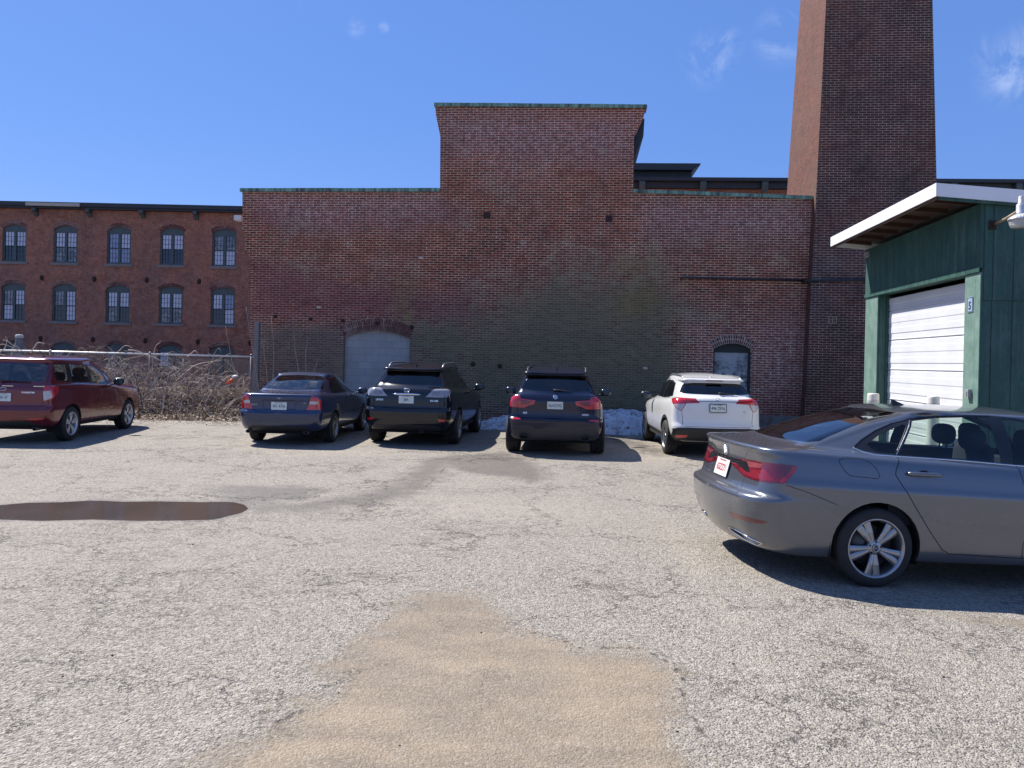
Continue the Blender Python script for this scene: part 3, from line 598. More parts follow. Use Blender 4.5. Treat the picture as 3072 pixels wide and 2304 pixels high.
def millwindow():
    w_ = bpy.data.objects.new('window', None); COL.objects.link(w_); w_.parent = mill; w_.empty_display_size = 0.1
    b = MB(); a = arc(0, -RISE, WW, RISE, 8); a2 = arc(0, -RISE-0.02, WW-0.07, RISE-0.05, 8)
    b.prism(a + [(WW, -RISE-0.20), (-WW, -RISE-0.20)], 0.10, 0.16)           # arched head panel
    for x0, x1 in ((-WW, -WW+0.10), (WW-0.10, WW), (-0.075, 0.075)): b.box(x0, x1, 0.08, 0.17, -WHt, -RISE-0.203)
    b.box(-WW+0.10, -0.076, 0.09, 0.17, -WHt, -WHt+0.09); b.box(0.076, WW-0.10, 0.09, 0.17, -WHt, -WHt+0.09)
    b.build('frame', M_GREENT, w_)
    b = MB(); zt = -RISE-0.203; zb = -WHt+0.09; zm = (zt+zb)/2
    for x0, x1 in ((-WW+0.10, -0.076), (0.076, WW-0.10)):
        b.box(x0, x1, 0.105, 0.15, zm-0.03, zm+0.03)
        for (p, q, yo) in ((zb, zm-0.031, 0.13), (zm+0.031, zt, 0.115)):
            b.box(x0, x0+0.03, yo-0.004, 0.15, p, q); b.box(x1-0.03, x1, yo-0.004, 0.15, p, q)
            for k in (1, 2): xx = x0+(x1-x0)*k/3; b.box(xx-0.010, xx+0.010, yo, 0.145, p, q)
            for k in (1, 2): zz_ = p+(q-p)*k/3; b.box(x0+0.031, x1-0.031, yo+0.003, 0.146, zz_-0.010, zz_+0.010)
    b.build('sash', M_DGREEN, w_)
    for x0, x1 in ((-WW+0.10, -0.076), (0.076, WW-0.10)):
        for (p, q, yo) in ((zb, zm, 0.148), (zm+0.001, zt, 0.136)):
            b = MB(); b.box(x0+0.002, x1-0.002, yo, yo+0.01, p, q); b.build('pane', [M_PANE], w_)
    b = MB(); b.box(-WW-0.14, WW+0.14, -0.07, 0.16, -WHt-0.17, -WHt-0.003); b.build('sill', M_STONE, w_)
    b = MB(); voussoirs(b, arc(0, -RISE+0.005, WW+0.01, RISE, 10), 0.20, 26, rows=2, depth=(-0.006, 0.04), gap=0.018); b.build('window_arch', [BR_ARCH, M_MORT], w_)
    return w_
w0 = millwindow(); kids = list(w0.children)
PAT = {0: 'bdbd', 1: 'BcBd', 2: 'ddcd', 3: 'sbsb', 4: 'cbcd', 5: 'dbdb', 6: 'CcCc', 7: 'cccc', 8: 'dBdB', 9: 'sbdb'}
MT = {'b': M_BLIND, 'B': M_BLIND, 's': M_BLIND2, 'd': M_PANE, 'c': M_CURT, 'C': M_CURT}
vis = {(0, 0): 'dBdB', (0, 1): 'cBcB', (0, 2): 'sssB', (0, 3): 'dBdB', (0, 4): 'BcBc', (1, 0): 'BcdB', (1, 1): 'dcBB', (1, 2): 'cBdB', (1, 3): 'cBcB', (1, 4): 'dBBs'}
i0 = 9-6; first = True
for n_, (x, zc) in enumerate(holes):
    row, colk = divmod(n_, len(allx)-6); ci = colk-i0
    if first: wnd, ks = w0, kids; first = False
    else:
        wnd = w0.copy(); COL.objects.link(wnd); ks = []
        for kk in kids:
            d_ = kk.copy(); COL.objects.link(d_); d_.parent = wnd; ks.append(d_)
    wnd.parent = mill; wnd.location = (x, 0, zc)
    pat = vis.get((row, ci), ['dBdd', 'ccdd', 'dsBd', 'dddd'][(n_*7) % 4]); pi = 0
    for kk in ks:
        if kk.name.startswith('pane'):
            kk.material_slots[0].link = 'OBJECT'; kk.material_slots[0].material = MT[pat[pi]]; pi += 1
pz_ = [mx(357, 836)[1]-0.05, mx(357, 1018)[1]-0.05]; pl = None
for zc in pz_:
    for k in range(-5, 6):
        x = (base_x[0]+base_x[1])/2 + 0.18 + step*k
        if x > MX1-0.3: continue
        if pl is None: b = MB(); b.lathe([(0, -0.07), (0.10, -0.065), (0.125, -0.03), (0.125, 0.0)], 16, Matrix.Rotation(R(-90), 4, 'X') @ Matrix.Diagonal((1, 1.4, 1, 1))); pl = b.build('anchor_plate', M_IRON, mill); q_ = pl
        else: q_ = pl.copy(); COL.objects.link(q_); q_.parent = mill
        q_.location = (x, 0, zc)

# ------------------------------------------------------------------ mill wing behind the wall, right
Bf = Frame(0, 38.0, R(4)); bx = lambda u, v, off=0: (Bf.px(u, v, off).x, Bf.px(u, v, off).z)
wing = thing('mill_wing', 'red brick mill wing with a dark bracketed cornice and rooftop box behind the stepped wall', 'building'); Bf.place(wing)
zB = bx(2300, 541)[1]; x0_ = bx(1850, 540)[0]
b = MB(); b.box(x0_, 40, 0, 12, -0.5, zB-0.15); b.build('wall', BR_MILL, wing)
b = MB(); b.box(x0_-0.3, 40.3, -0.55, 12.3, zB-0.16, zB); b.box(x0_-0.3, 40.3, -0.28, -0.01, zB-0.45, zB-0.165); b.build('roof', M_DGREEN, wing)
brk2 = None
for k in range(-1, 9):
    x = bx(2105, 560)[0] + (bx(2288, 563)[0]-bx(2105, 560)[0])*k
    if brk2 is None: b = MB(); b.prism([(-0.5, 0.0), (-0.285, 0.0), (-0.285, -0.5), (-0.36, -0.5), (-0.5, -0.2)], -0.14, 0.14, 'x'); brk2 = b.build('eave_bracket', M_GREENT, wing); q_ = brk2
    else: q_ = brk2.copy(); COL.objects.link(q_); q_.parent = wing
    q_.location = (x, 0, zB-0.17)
cx0, cz0 = bx(1880, 500, 0.6); cx1, cz1 = bx(2075, 515, 0.6); tz = bx(2000, 491, 0.3)[1]
b = MB(); b.box(cx0, cx1, 0.6, 3.2, zB+0.002, tz-0.32); b.prism([(cx0, tz-0.32), (cx1+0.02, tz-0.32), (cx1+0.36, tz-0.06), (cx1+0.36, tz), (cx0, tz)], 0.2, 3.6)
for k in range(4): b.box(cx0+0.2+k*0.8, cx0+0.28+k*0.8, 0.56, 0.598, zB+0.1, tz-0.34)
b.build('rooftop_box', flat('slate_blue_green', (0.018, 0.032, 0.042), 0.5, var=0.25), wing)
# ------------------------------------------------------------------ green garage
NG = Vector((6.28, 10.3, 0)); GTH = R(5.7)
Gf = Frame(NG.x, NG.y, GTH)
def gside(u, v, off=0.0):
    """point on the door wall plane (local x = off) -> (y, z)"""
    d = ray(u, v); C = Vector((0, 0, CH)); o = NG + Gf.ux*off; t_ = (o - C).dot(Gf.ux)/d.dot(Gf.ux); p = C + d*t_ - NG
    return p.dot(Gf.uy), p.z
gar = thing('green_garage', 'green board-sided garage with a white overhanging roof edge and a white roll-up door', 'garage'); Gf.place(gar)
t = NT('green_siding'); P = t.obj(); s = t.n('ShaderNodeSeparateXYZ', {0: P})
def groove(ax): 
    f = t.math('FRACT', t.math('MULTIPLY', t.math('ADD', s.outputs[ax], 10.03), 1/0.26)); return t.rng(t.math('ABSOLUTE', t.math('SUBTRACT', f, 0.5)), 0.47, 0.49)
nrm_ = t.n('ShaderNodeSeparateXYZ', {0: t.n('ShaderNodeNewGeometry').outputs['Normal']})
isx = t.math('GREATER_THAN', t.math('ABSOLUTE', nrm_.outputs[0]), 0.6)
gr = t.math('ADD', t.math('MULTIPLY', groove(1), isx), t.math('MULTIPLY', groove(0), t.math('SUBTRACT', 1.0, isx)))
n1 = t.noise(P, 1.6, 6, 0.7); n2 = t.noise(t.n('ShaderNodeMapping', {0: P, 'Scale': (9, 9, 1.2)}).outputs[0], 1.0, 6, 0.75); n3 = t.noise(P, 11, 5, 0.7)
c = t.mix(t.rng(n1, 0.3, 0.7), (0.013, 0.056, 0.046), (0.028, 0.098, 0.078)); c = t.mix(t.rng(n2, 0.50, 0.74, 0, 0.6), c, (0.11, 0.18, 0.165)); c = t.mix(t.rng(n3, 0.45, 0.8, 0, 0.5), c, (0.006, 0.04, 0.036))
c = t.mix(t.math('MULTIPLY', gr, 0.85), c, (0.004, 0.016, 0.014))
M_SIDE = t.pb(c, 0.62, 0, t.bump(t.math('SUBTRACT', t.math('MULTIPLY', n3, 0.4), gr), 0.8, 0.012))
t = NT('faded_green_trim'); P = t.obj(); n_ = t.noise(P, 3.5, 6, 0.7); M_FADE = t.pb(t.mix(t.rng(n_, 0.35, 0.65), (0.085, 0.165, 0.135), (0.165, 0.255, 0.215)), 0.7, 0, t.bump(n_, 0.3, 0.004))
yd1, ztr = gside(2903, 820); yd0, ztl = gside(2640, 888); RC = min(np.arange(0.04, 0.5, 0.01), key=lambda q: abs(gside(2668, 885, q)[0]-yd0)); print('door recess', RC); zT = (ztr+ztl)/2; YF = gside(2606, 760)[0]
zwl = 4.02; zsp = gside(2611, 885)[1]
b = MB(); b.box(-0.02, 0.0, yd0, YF, -0.5, zsp-0.002); b.box(-0.02, 0.0, 0.0, yd1-0.06, -0.5, zsp-0.002)   # flanks of the door
b.box(-0.045, 0.0, 0.0, YF, zsp, zwl)                                                    # upper boards stand proud
b.box(-0.06, -0.046, 0.0, YF, zsp-0.05, zsp+0.02)
b.build('side_wall', M_SIDE, gar)
b = MB(); b.box(0.001, 9.0, 0.0, 0.02, -0.5, 2.72); b.box(0.001, 9.0, -0.012, 0.02, 2.722, zwl); b.box(0.0, 9, YF-0.02, YF, -0.5, zwl); b.box(9.0, 9.02, 0, YF, -0.5, zwl); b.build('front_wall', M_SIDE, gar)
b = MB(); b.box(-0.035, -0.021, yd1-0.30, yd1-0.02, -0.5, zsp-0.055); b.box(-0.035, -0.021, 0.005, yd1-0.304, -0.5, zsp-0.055)
b.build('door_trim', M_FADE, gar); b = MB(); b.box(-0.035, -0.021, yd0+0.005, YF-0.005, -0.5, zsp-0.055); b.build('door_trim', M_FADE, gar); b = MB(); b.box(-0.03, RC+.03, yd1-0.02, yd1, -0.5, zT-0.002)
b.build('door_trim', M_FADE, gar)
b = MB(); b.box(0.001, RC+.03, yd0-.012, yd0+0.03, -0.5, zT+0.0); b.box(-0.03, RC+.03, yd1, yd0, zT, zT+0.05); b.build('door_jamb', M_SIDE, gar)
M_WHITE = flat('white_door_paint', (0.62, 0.63, 0.65), 0.45, var=0.05, vs=2)
b = MB(); prof = []; z = -0.35; k = 0
while z < zT:
    sec = 0.53; rib = [(0, .0), (.012, -.0), (.02, .008), (.10, .008), (.115, .0), (.20, .0), (.215, .005), (.29, .005), (.305, .0), (.40, .0), (.415, .005), (.50, .005), (.515, .020), (.528, .020)]
    prof += [(RC+o, z+a) for a, o in rib if z+a < zT]; z += sec
n = len(prof); vs = [(p[0], yd1, p[1]) for p in prof] + [(p[0], yd0, p[1]) for p in prof]
b.add(vs, [(i, i+1, n+i+1, n+i) for i in range(n-1)]); b.build('garage_door', M_WHITE, gar)
M_FASC = flat('white_fascia', (0.74, 0.75, 0.78), 0.5, var=0.04, vs=2)
XE = -0.667; YN = -0.09; YE = 4.42; slp = -0.085
zr_ = lambda x: 4.02 + 0.02 + slp*(x-0.0) 
def slab(b, x0, x1, y0, y1, za, zb_, m=0):
    vs = []
    for x, y in ((x0, y0), (x1, y0), (x1, y1), (x0, y1)): vs.append((x, y, zr_(x)+za))
    for x, y in ((x0, y0), (x1, y0), (x1, y1), (x0, y1)): vs.append((x, y, zr_(x)+zb_))
    b.add(vs, [(0, 3, 2, 1), (4, 5, 6, 7), (0, 1, 5, 4), (1, 2, 6, 5), (2, 3, 7, 6), (3, 0, 4, 7)], m)
b = MB(); slab(b, XE+0.02, 9.2, YN+0.02, YE-0.02, 0.12, 0.165); b.build('roof', flat('roof_felt', (0.12, 0.12, 0.12), 0.9, var=0.2), gar)
b = MB(); slab(b, XE, XE+0.018, YN, YE, -0.0, 0.175); slab(b, XE+0.02, 9.22, YN, YN+0.018, -0.0, 0.175); slab(b, XE+0.02, 9.22, YE-0.018, YE, -0.0, 0.175); b.build('fascia', M_FASC, gar)
M_SOFF = flat('dark_soffit_board', (0.045, 0.020, 0.014), 0.8, var=0.4, vs=8)
b = MB(); slab(b, XE+0.02, -0.05, YN+0.02, YE-0.02, 0.085, 0.115)
yy = 0.35
while yy < YE-0.1: slab(b, XE+0.05, -0.05, yy, yy+0.045, 0.02, 0.084); yy += 0.61
slab(b, XE+0.019, XE+0.05, YN+0.02, YE-0.02, -0.03, 0.08); b.build('soffit', M_SOFF, gar)
b = MB(); slab(b, XE+0.05, 9.0, YN+0.019, YN+0.05, -0.04, 0.05); b.build('soffit_trim', M_SIDE, gar)
b = MB(); y_, z_ = gside(2909, 1181, -0.04); b.box(-0.085, -0.036, y_-0.05, y_+0.05, z_-0.06, z_+0.06); b.box(-0.092, -0.086, y_-0.02, y_+0.02, z_-0.03, z_+0.03); b.build('outlet_box', flat('grey_metal', (0.32, 0.33, 0.34), 0.5, 0.3, var=0.15), gar)
b = MB(); y_, z_ = gside(2640, 745, -0.1)
for k in range(3): b.tube([(-0.10, YF-0.1-0.08*k+0.05*math.cos(a), 3.90+0.045*math.sin(a)) for a in np.linspace(0, 2*math.pi*0.9, 10)], 0.010, 6)
b.build('cable_coil', flat('grey_cable', (0.30, 0.30, 0.31), 0.6), gar)
M_METG = MATS['grey_metal']

def text_obj(txt, size, mat, name, parent, M, ext=0.002, shear=0.0, bold=0.0, align='CENTER', sx=1.0):
    cu = bpy.data.curves.new(name, 'FONT'); cu.body = txt; cu.size = size; cu.extrude = ext; cu.align_x = align; cu.align_y = 'CENTER'; cu.shear = shear; cu.offset = bold; cu.resolution_u = 3
    o = bpy.data.objects.new(name, cu); COL.objects.link(o); bpy.context.view_layer.update()
    dg = bpy.context.evaluated_depsgraph_get(); me = bpy.data.meshes.new_from_object(o.evaluated_get(dg)); COL.objects.unlink(o); bpy.data.objects.remove(o)
    me.transform(Matrix.Diagonal((sx, 1, 1, 1))); me.transform(M); me.materials.clear()
    return link(name, me, mat, parent)
# number sign on the door trim
sg = thing('number_sign', 'small blue-grey sign with a dark number 5 beside the white roll-up door', 'sign'); sg.location = NG; sg.rotation_euler = (0, 0, -GTH)
y_, z_ = gside(2911, 914, -0.04); M_SGN = flat('sign_blue_grey', (0.30, 0.37, 0.46), 0.5, var=0.1)
b = MB(); b.box(-0.046, -0.0355, y_-0.075, y_+0.075, z_-0.105, z_+0.105); b.build('sign_plate', M_SGN, sg)
b = MB()
for (p, q, r__, s_) in ((-0.07, 0.07, 0.092, 0.098), (-0.07, 0.07, -0.098, -0.092), (-0.07, -0.064, -0.0915, 0.0915), (0.064, 0.07, -0.0915, 0.0915)): b.box(-0.0485, -0.0462, y_+p, y_+q, z_+r__, z_+s_)
M_NAVY = flat('navy_ink', (0.02, 0.035, 0.11), 0.5); b.build('border', M_NAVY, sg)
Mt = Matrix(((0, 0, -1, 0), (-1, 0, 0, 0), (0, 1, 0, 0), (0, 0, 0, 1)))
text_obj('5', 0.15, M_NAVY, 'lettering', sg, Matrix.Translation((-0.0475, y_, z_-0.02)) @ Mt, bold=0.003)
text_obj('UNIT', 0.036, M_NAVY, 'lettering', sg, Matrix.Translation((-0.0475, y_, z_+0.068)) @ Mt) if False else None
# security lamp
bp = Gf.px(2975, 676); lp = thing('security_lamp', 'white barn-type security lamp on a rusty arm fixed to the green garage front', 'lamp'); Gf.place(lp)
hx = Gf.px(3062, 640, -0.75); A = Vector((bp.x, 0, bp.z)); Hd = Vector((hx.x, -0.75, hx.z))
M_RUSTY = flat('rusty_pale_arm', (0.36, 0.26, 0.17), 0.6, 0.2, var=0.5, vs=18); M_LAMPG = flat('lamp_aluminium', (0.52, 0.54, 0.57), 0.4, 0.3, var=0.08)
b = MB(); b.box(A.x-0.045, A.x+0.045, -0.035, -0.0125, A.z-0.06, A.z+0.06); b.tube([A+Vector((0, -0.03, 0)), A+Vector((0.01, -0.09, 0.01))], 0.026, 10)
for dx in (-.03, .03):
    for dz in (-.045, .045): b.lathe([(0, -.012), (.008, -.012), (.008, 0)], 8, Matrix.Translation((A.x+dx, -0.035, A.z+dz)) @ Matrix.Rotation(R(-90), 4, 'X'))
b.build('bracket', M_IRON, lp)
b = MB(); b.tube([A+Vector((0.01, -0.09, 0.01)), A.lerp(Hd, 0.5)+Vector((0, 0, 0.01)), Hd+Vector((-0.04, 0, 0.02))], 0.018, 10); b.build('arm', M_RUSTY, lp)
T = Matrix.Translation(Hd)
b = MB(); b.lathe([(0, .115), (.045, .112), (.05, .10), (.052, .0), (.055, -.005), (.0, -.005)], 20, T); b.lathe([(.05, -.008), (.09, -.03), (.135, -.065), (.142, -.085), (.13, -.085), (.05, -.02)], 28, T)
for k in range(24):
    a = 2*math.pi*k/24; b.tube([Hd+Vector((.06*math.cos(a), .06*math.sin(a), -.010)), Hd+Vector((.137*math.cos(a), .137*math.sin(a), -.066))], 0.0035, 4)
b.build('housing', M_LAMPG, lp)
b = MB(); b.lathe([(0, .215), (.022, .213), (.026, .205), (.027, .135), (.032, .13), (.032, .116)], 16, T); b.build('photocell', flat('photocell_white', (0.62, 0.60, 0.55), 0.5), lp)
t = NT('frosted_globe'); M_GLOBE = t.pb(t.mix(t.rng(t.noise(t.obj(), 5, 4), 0.3, 0.7), (0.36, 0.37, 0.37), (0.55, 0.55, 0.53)), 0.25, 0, None, Coat_Weight=1.0, Coat_Roughness=0.05)
b = MB(); b.lathe([(.128, -.086), (.122, -.13), (.108, -.17), (.098, -.18), (.0, -.185)], 28, T)
for k in range(3): b.lathe([(.126-.005*k, -.10-.022*k), (.130-.005*k, -.104-.022*k), (.125-.005*k, -.108-.022*k)], 28, T)
b.build('globe', M_GLOBE, lp)
# bollards
M_BOLL = flat('cream_bollard_paint', (0.60, 0.58, 0.52), 0.55, var=0.12, vs=5)
def bollard(x, y, top, r_, label):
    th = thing('bollard', label, 'bollard', (x, y, gz(x, y)), group='bollards guarding the garage door'); h_ = top-gz(x, y)
    b = MB(); b.lathe([(r_, -0.05), (r_, h_-0.03), (r_*0.96, h_-0.008), (r_*0.85, h_), (0, h_)], 24); b.build('post', M_BOLL, th)
    b = MB(); b.lathe([(r_+.003, h_-.16), (r_+.004, h_-.155), (r_+.004, h_-.11), (r_+.003, h_-.105)], 24); b.build('band', flat('band_dull', (0.45, 0.44, 0.40), 0.6), th)
d_ = ray(2620, 1180); bollard(d_.x*12.9, 12.9, CH+d_.z*12.9, 0.092, 'pale cream bollard at the far side of the roll-up door')
d_ = ray(2800, 1188); bollard(d_.x*11.3, 11.3, CH+d_.z*11.3, 0.085, 'pale cream bollard standing in front of the middle of the white door')

# ------------------------------------------------------------------ fence, post, brush, snow
P1 = Vector((-7.55, 22.35)); fd = Vector((-math.cos(R(4)), math.sin(R(4)))); FL = 12.5
M_GALV = flat('galvanised_steel', (0.66, 0.65, 0.62), 0.4, 0.35, var=0.15, vs=12); M_WIRE = flat('chain_link_wire', (0.22, 0.23, 0.24), 0.5, 0.6, var=0.2)
fe = thing('chain_link_fence', 'chain-link fence with a bright steel top rail in front of the brick mill', 'fence', (P1.x, P1.y, 0))
fpt = lambda s_, z: Vector((fd.x*s_, fd.y*s_, z))
b = MB(); b.tube([fpt(-0.05, 1.71), fpt(FL*0.5, 1.73), fpt(FL, 1.73)], 0.026, 10); b.build('top_rail', M_GALV, fe)
for k in range(5):
    b = MB(); s_ = 0.02+k*3.05; b.tube([fpt(s_, 0.1), fpt(s_, 1.75)], 0.028, 10); b.ell(fpt(s_, 1.76), (0.040, 0.040, 0.03), 10, 6); b.build('fence_post', M_WIRE, fe)
b = MB(); sp = 0.085; n = int(FL/sp); zb_, zt_ = 0.15, 1.70; Hh = zt_-zb_
for sg_ in (1, -1):
    for i in range(-int(Hh/sp), n+int(Hh/sp)):
        s0 = i*sp; s1_ = s0+sg_*Hh; a_, c_ = (s0, zb_), (s1_, zt_)
        lo, hi = 0.0, 1.0
        f0 = (0-s0)/(s1_-s0); f1 = (FL-s0)/(s1_-s0); lo = max(lo, min(f0, f1)); hi = min(hi, max(f0, f1))
        if hi-lo < 0.02: continue
        pa = fpt(s0+(s1_-s0)*lo, zb_+Hh*lo)+Vector((0, 0.003*sg_, 0)); pb2 = fpt(s0+(s1_-s0)*hi, zb_+Hh*hi)+Vector((0, 0.003*sg_, 0))
        b.tube([pa, pb2], 0.0032, 3, cap=False, sm=False)
b.build('wire_mesh', M_WIRE, fe)
# weathered post at the wall corner
c = ray(772, 967); yq = 21.6; x_ = c.x*yq; zt_ = CH+c.z*yq; c2 = ray(766, 1235); x2 = c2.x*yq
t = NT('weathered_grey_wood'); P = t.obj(); n_ = t.noise(t.n('ShaderNodeMapping', {0: P, 'Scale': (14, 14, 1.2)}).outputs[0], 1.5, 6, 0.7); M_WOOD = t.pb(t.mix(t.rng(n_, 0.3, 0.7), (0.12, 0.115, 0.11), (0.26, 0.25, 0.24)), 0.85, 0, t.bump(n_, 0.6, 0.01))
b = MB(); b.prism([(x2-0.085, 0), (x2+0.075, 0), (x_+0.07, zt_), (x_-0.06, zt_+0.02)], yq-0.07, yq+0.08); tag(b.build('wooden_post', M_WOOD, bevel=0.006), 'weathered grey wooden post at the left corner of the stepped wall', 'post')
# bank of earth
bxs = np.arange(-20, -5.7, 0.25); bys = np.arange(20.6, 27, 0.25); vs = []
def bankz(x, y):
    t_ = min(1, max(0, (y-20.7)/1.9)); t_ = t_*t_*(3-2*t_); e_ = min(1, max(0, (-5.8-x)/1.2))
    return -0.05 + 0.62*t_*e_ + 0.10*noise.noise(Vector((x*0.9, y*0.9, 0)))*t_ + 0.03*noise.noise(Vector((x*4, y*4, 2)))
for y in bys:
    for x in bxs: vs.append((x, y, bankz(x, y)))
n = len(bxs); fs = [(i*n+j, i*n+j+1, (i+1)*n+j+1, (i+1)*n+j) for i in range(len(bys)-1) for j in range(n-1)]
t = NT('leaf_mould'); P = t.obj(); n_ = t.noise(P, 14, 6, 0.75); M_SOIL = t.pb(t.mix(t.rng(n_, 0.3, 0.7), (0.045, 0.030, 0.022), (0.20, 0.145, 0.10)), 0.95, 0, t.bump(n_, 1.0, 0.05))
tag(mesh('earth_bank', vs, fs, M_SOIL, smooth=True), kind='structure')
# leaves
M_LEAF = [flat('dead_leaf_'+nme, c_, 0.8, var=0.3, vs=3) for nme, c_ in (('tan', (0.34, 0.25, 0.17)), ('brown', (0.17, 0.105, 0.07)), ('pale', (0.50, 0.42, 0.33)), ('dark', (0.07, 0.045, 0.035)))]
vs = []; fs = []; mi = []
def leaf(p, s_, flatness):
    a = rnd.uniform(0, 6.28); u = Vector((math.cos(a), math.sin(a), rnd.gauss(0, flatness))).normalized(); v = Vector((-math.sin(a), math.cos(a), rnd.gauss(0, flatness))).normalized()
    b0 = len(vs); w2 = s_*rnd.uniform(0.35, 0.6)
    vs.extend([p-u*s_, p+v*w2+Vector((0, 0, .2*s_)), p+u*s_, p-v*w2+Vector((0, 0, .2*s_))]); fs.append((b0, b0+1, b0+2)); fs.append((b0, b0+2, b0+3)); m_ = rnd.choice((0, 0, 1, 1, 2, 3)); mi.extend([m_, m_])
for i in range(15000):
    x = rnd.uniform(-17, -6.0); y = 20.2 + abs(rnd.gauss(0, 1.3)) if rnd.random() < 0.75 else rnd.uniform(20.0, 24)
    if x > -7.2: y = max(y, 20.9)
    z = max(bankz(x, y) if y > 20.6 else 0, gz(x, y)) + 0.012 + rnd.random()**2*0.10
    leaf(Vector((x, y, z)), rnd.uniform(0.02, 0.05), 0.5)
for i in range(600):
    x = rnd.uniform(-12, -6); y = rnd.uniform(19.0, 20.3); leaf(Vector((x, y, 0.01)), rnd.uniform(0.02, 0.04), 0.25)
for i in range(260):
    x = rnd.uniform(-5.5, 8); y = rnd.uniform(18.6, 20.8); leaf(Vector((x, y, 0.012)), rnd.uniform(0.015, 0.035), 0.25)
for i in range(60): leaf(Vector((rnd.gauss(-0.3, 0.5), rnd.gauss(13.9, 0.25), 0.012)), rnd.uniform(0.012, 0.025), 0.3)
tag(mesh('leaf_litter', vs, fs, M_LEAF, mi=mi), kind='stuff')
# brush
M_TW = [flat('twig_'+nme, c_, 0.75, var=0.3, vs=5) for nme, c_ in (('grey', (0.20, 0.155, 0.13)), ('tan', (0.36, 0.27, 0.21)), ('brown', (0.095, 0.052, 0.038)), ('pale', (0.55, 0.48, 0.41)))]
b = MB()
def cane(p, h, lean, r0, m, n=9, droop=1.0):
    a = rnd.uniform(0, 6.28); d = Vector((math.cos(a), math.sin(a)*0.35, 0)); pts = []; k1 = rnd.uniform(3, 9); ph = rnd.uniform(0, 6)
    for i in range(n):
        t_ = i/(n-1); z = h*(1.0-(1-t_*1.25)**2*1.0) if droop > 0.5 else h*t_
        q = p + d*lean*t_**1.2 + Vector((0.03*math.sin(k1*t_+ph)*h, 0.02*math.cos(k1*t_)*h, z - (0 if droop <= 0.5 else 0)))
        pts.append(q)
    b.tube(pts, [r0*(1-0.75*i/(n-1)) for i in range(n)], 4, m=m, cap=False)
    return pts
def brushx(): 
    return rnd.uniform(-15.6, -7.6)
for i in range(400):
    x = brushx(); y = rnd.uniform(21.1, 23.4); z = bankz(x, y); dens = 0.9 if x < -8.9 else 0.55
    if rnd.random() > dens: continue
    h = rnd.choice((0.4, 0.6, 0.8, 1.0, 1.1, 1.25))*rnd.uniform(0.7, 1.15); 
    if x > -8.9: h *= 0.7
    pts = cane(Vector((x, y, z-0.03)), h, rnd.uniform(0.2, 1.6), rnd.uniform(0.006, 0.014), rnd.choice((0, 1, 1, 2, 2, 3, 3)))
    for q in pts[2:]:
        if rnd.random() < 0.65:
            a = rnd.uniform(0, 6.28); l_ = rnd.uniform(0.12, 0.5); d = Vector((math.cos(a), 0.4*math.sin(a), rnd.uniform(-0.5, 0.9)))
            b.tube([q, q+d*l_*0.5+Vector((0, 0, .03)), q+d*l_], [0.005, 0.004, 0.002], 3, m=rnd.choice((0, 1, 2, 3)), cap=False, sm=False)
for i in range(1500):
    x = rnd.uniform(-16, -6.8); y = rnd.uniform(21.0, 23.0); z = bankz(x, y); a = rnd.uniform(0, 6.28); l_ = rnd.uniform(0.15, 0.7); e = rnd.uniform(-0.1, 0.9)
    p = Vector((x, y, z+rnd.uniform(0, 0.25))); d = Vector((math.cos(a), math.sin(a)*.6, e)).normalized()
    b.tube([p, p+d*l_*0.5+Vector((0, 0, rnd.uniform(-.04, .06))), p+d*l_], [0.006, 0.005, 0.003], 3, m=rnd.choice((0, 1, 2, 2, 3)), cap=False, sm=False)
# a few long arching vines over the rail
for (u0, v0, u1, v1, u2, v2) in [(505, 1175, 560, 1080, 660, 1082), (520, 1185, 590, 1100, 690, 1060), (560, 1205, 620, 1180, 700, 1150), (385, 1050, 460, 1060, 520, 1110), (330, 1080, 380, 1020, 400, 1045), (455, 1080, 470, 1035, 485, 1022),
                                 (560, 1070, 590, 1040, 595, 1065), (0, 1035, 40, 1030, 65, 1075), (0, 1060, 35, 1030, 20, 1010), (5, 1020, 45, 1035, 70, 1060), (90, 1060, 110, 1020, 130, 1030), (610, 1210, 650, 1245, 690, 1230), (320, 1060, 335, 1120, 345, 1230),
                                 (400, 1190, 480, 1160, 560, 1090), (300, 1130, 350, 1080, 430, 1062), (420, 1070, 500, 1050, 560, 1078)]:
    dp = rnd.uniform(22.0, 22.8); P_ = [Vector((ray(u, v).x*dp, dp+rnd.uniform(-.1, .1), CH+ray(u, v).z*dp)) for u, v in ((u0, v0), (u1, v1), (u2, v2))]
    pts = []
    for i in range(11):
        t_ = i/10; pts.append(P_[0]*(1-t_)**2 + P_[1]*2*t_*(1-t_) + P_[2]*t_*t_ + Vector((0.02*math.sin(9*t_), 0, 0.015*math.sin(13*t_))))
    b.tube(pts, [0.017*(1-.6*i/10) for i in range(11)], 5, m=3 if rnd.random() < .5 else 1, cap=False)
br_o = b.build('brush', M_TW); tag(br_o, kind='stuff')
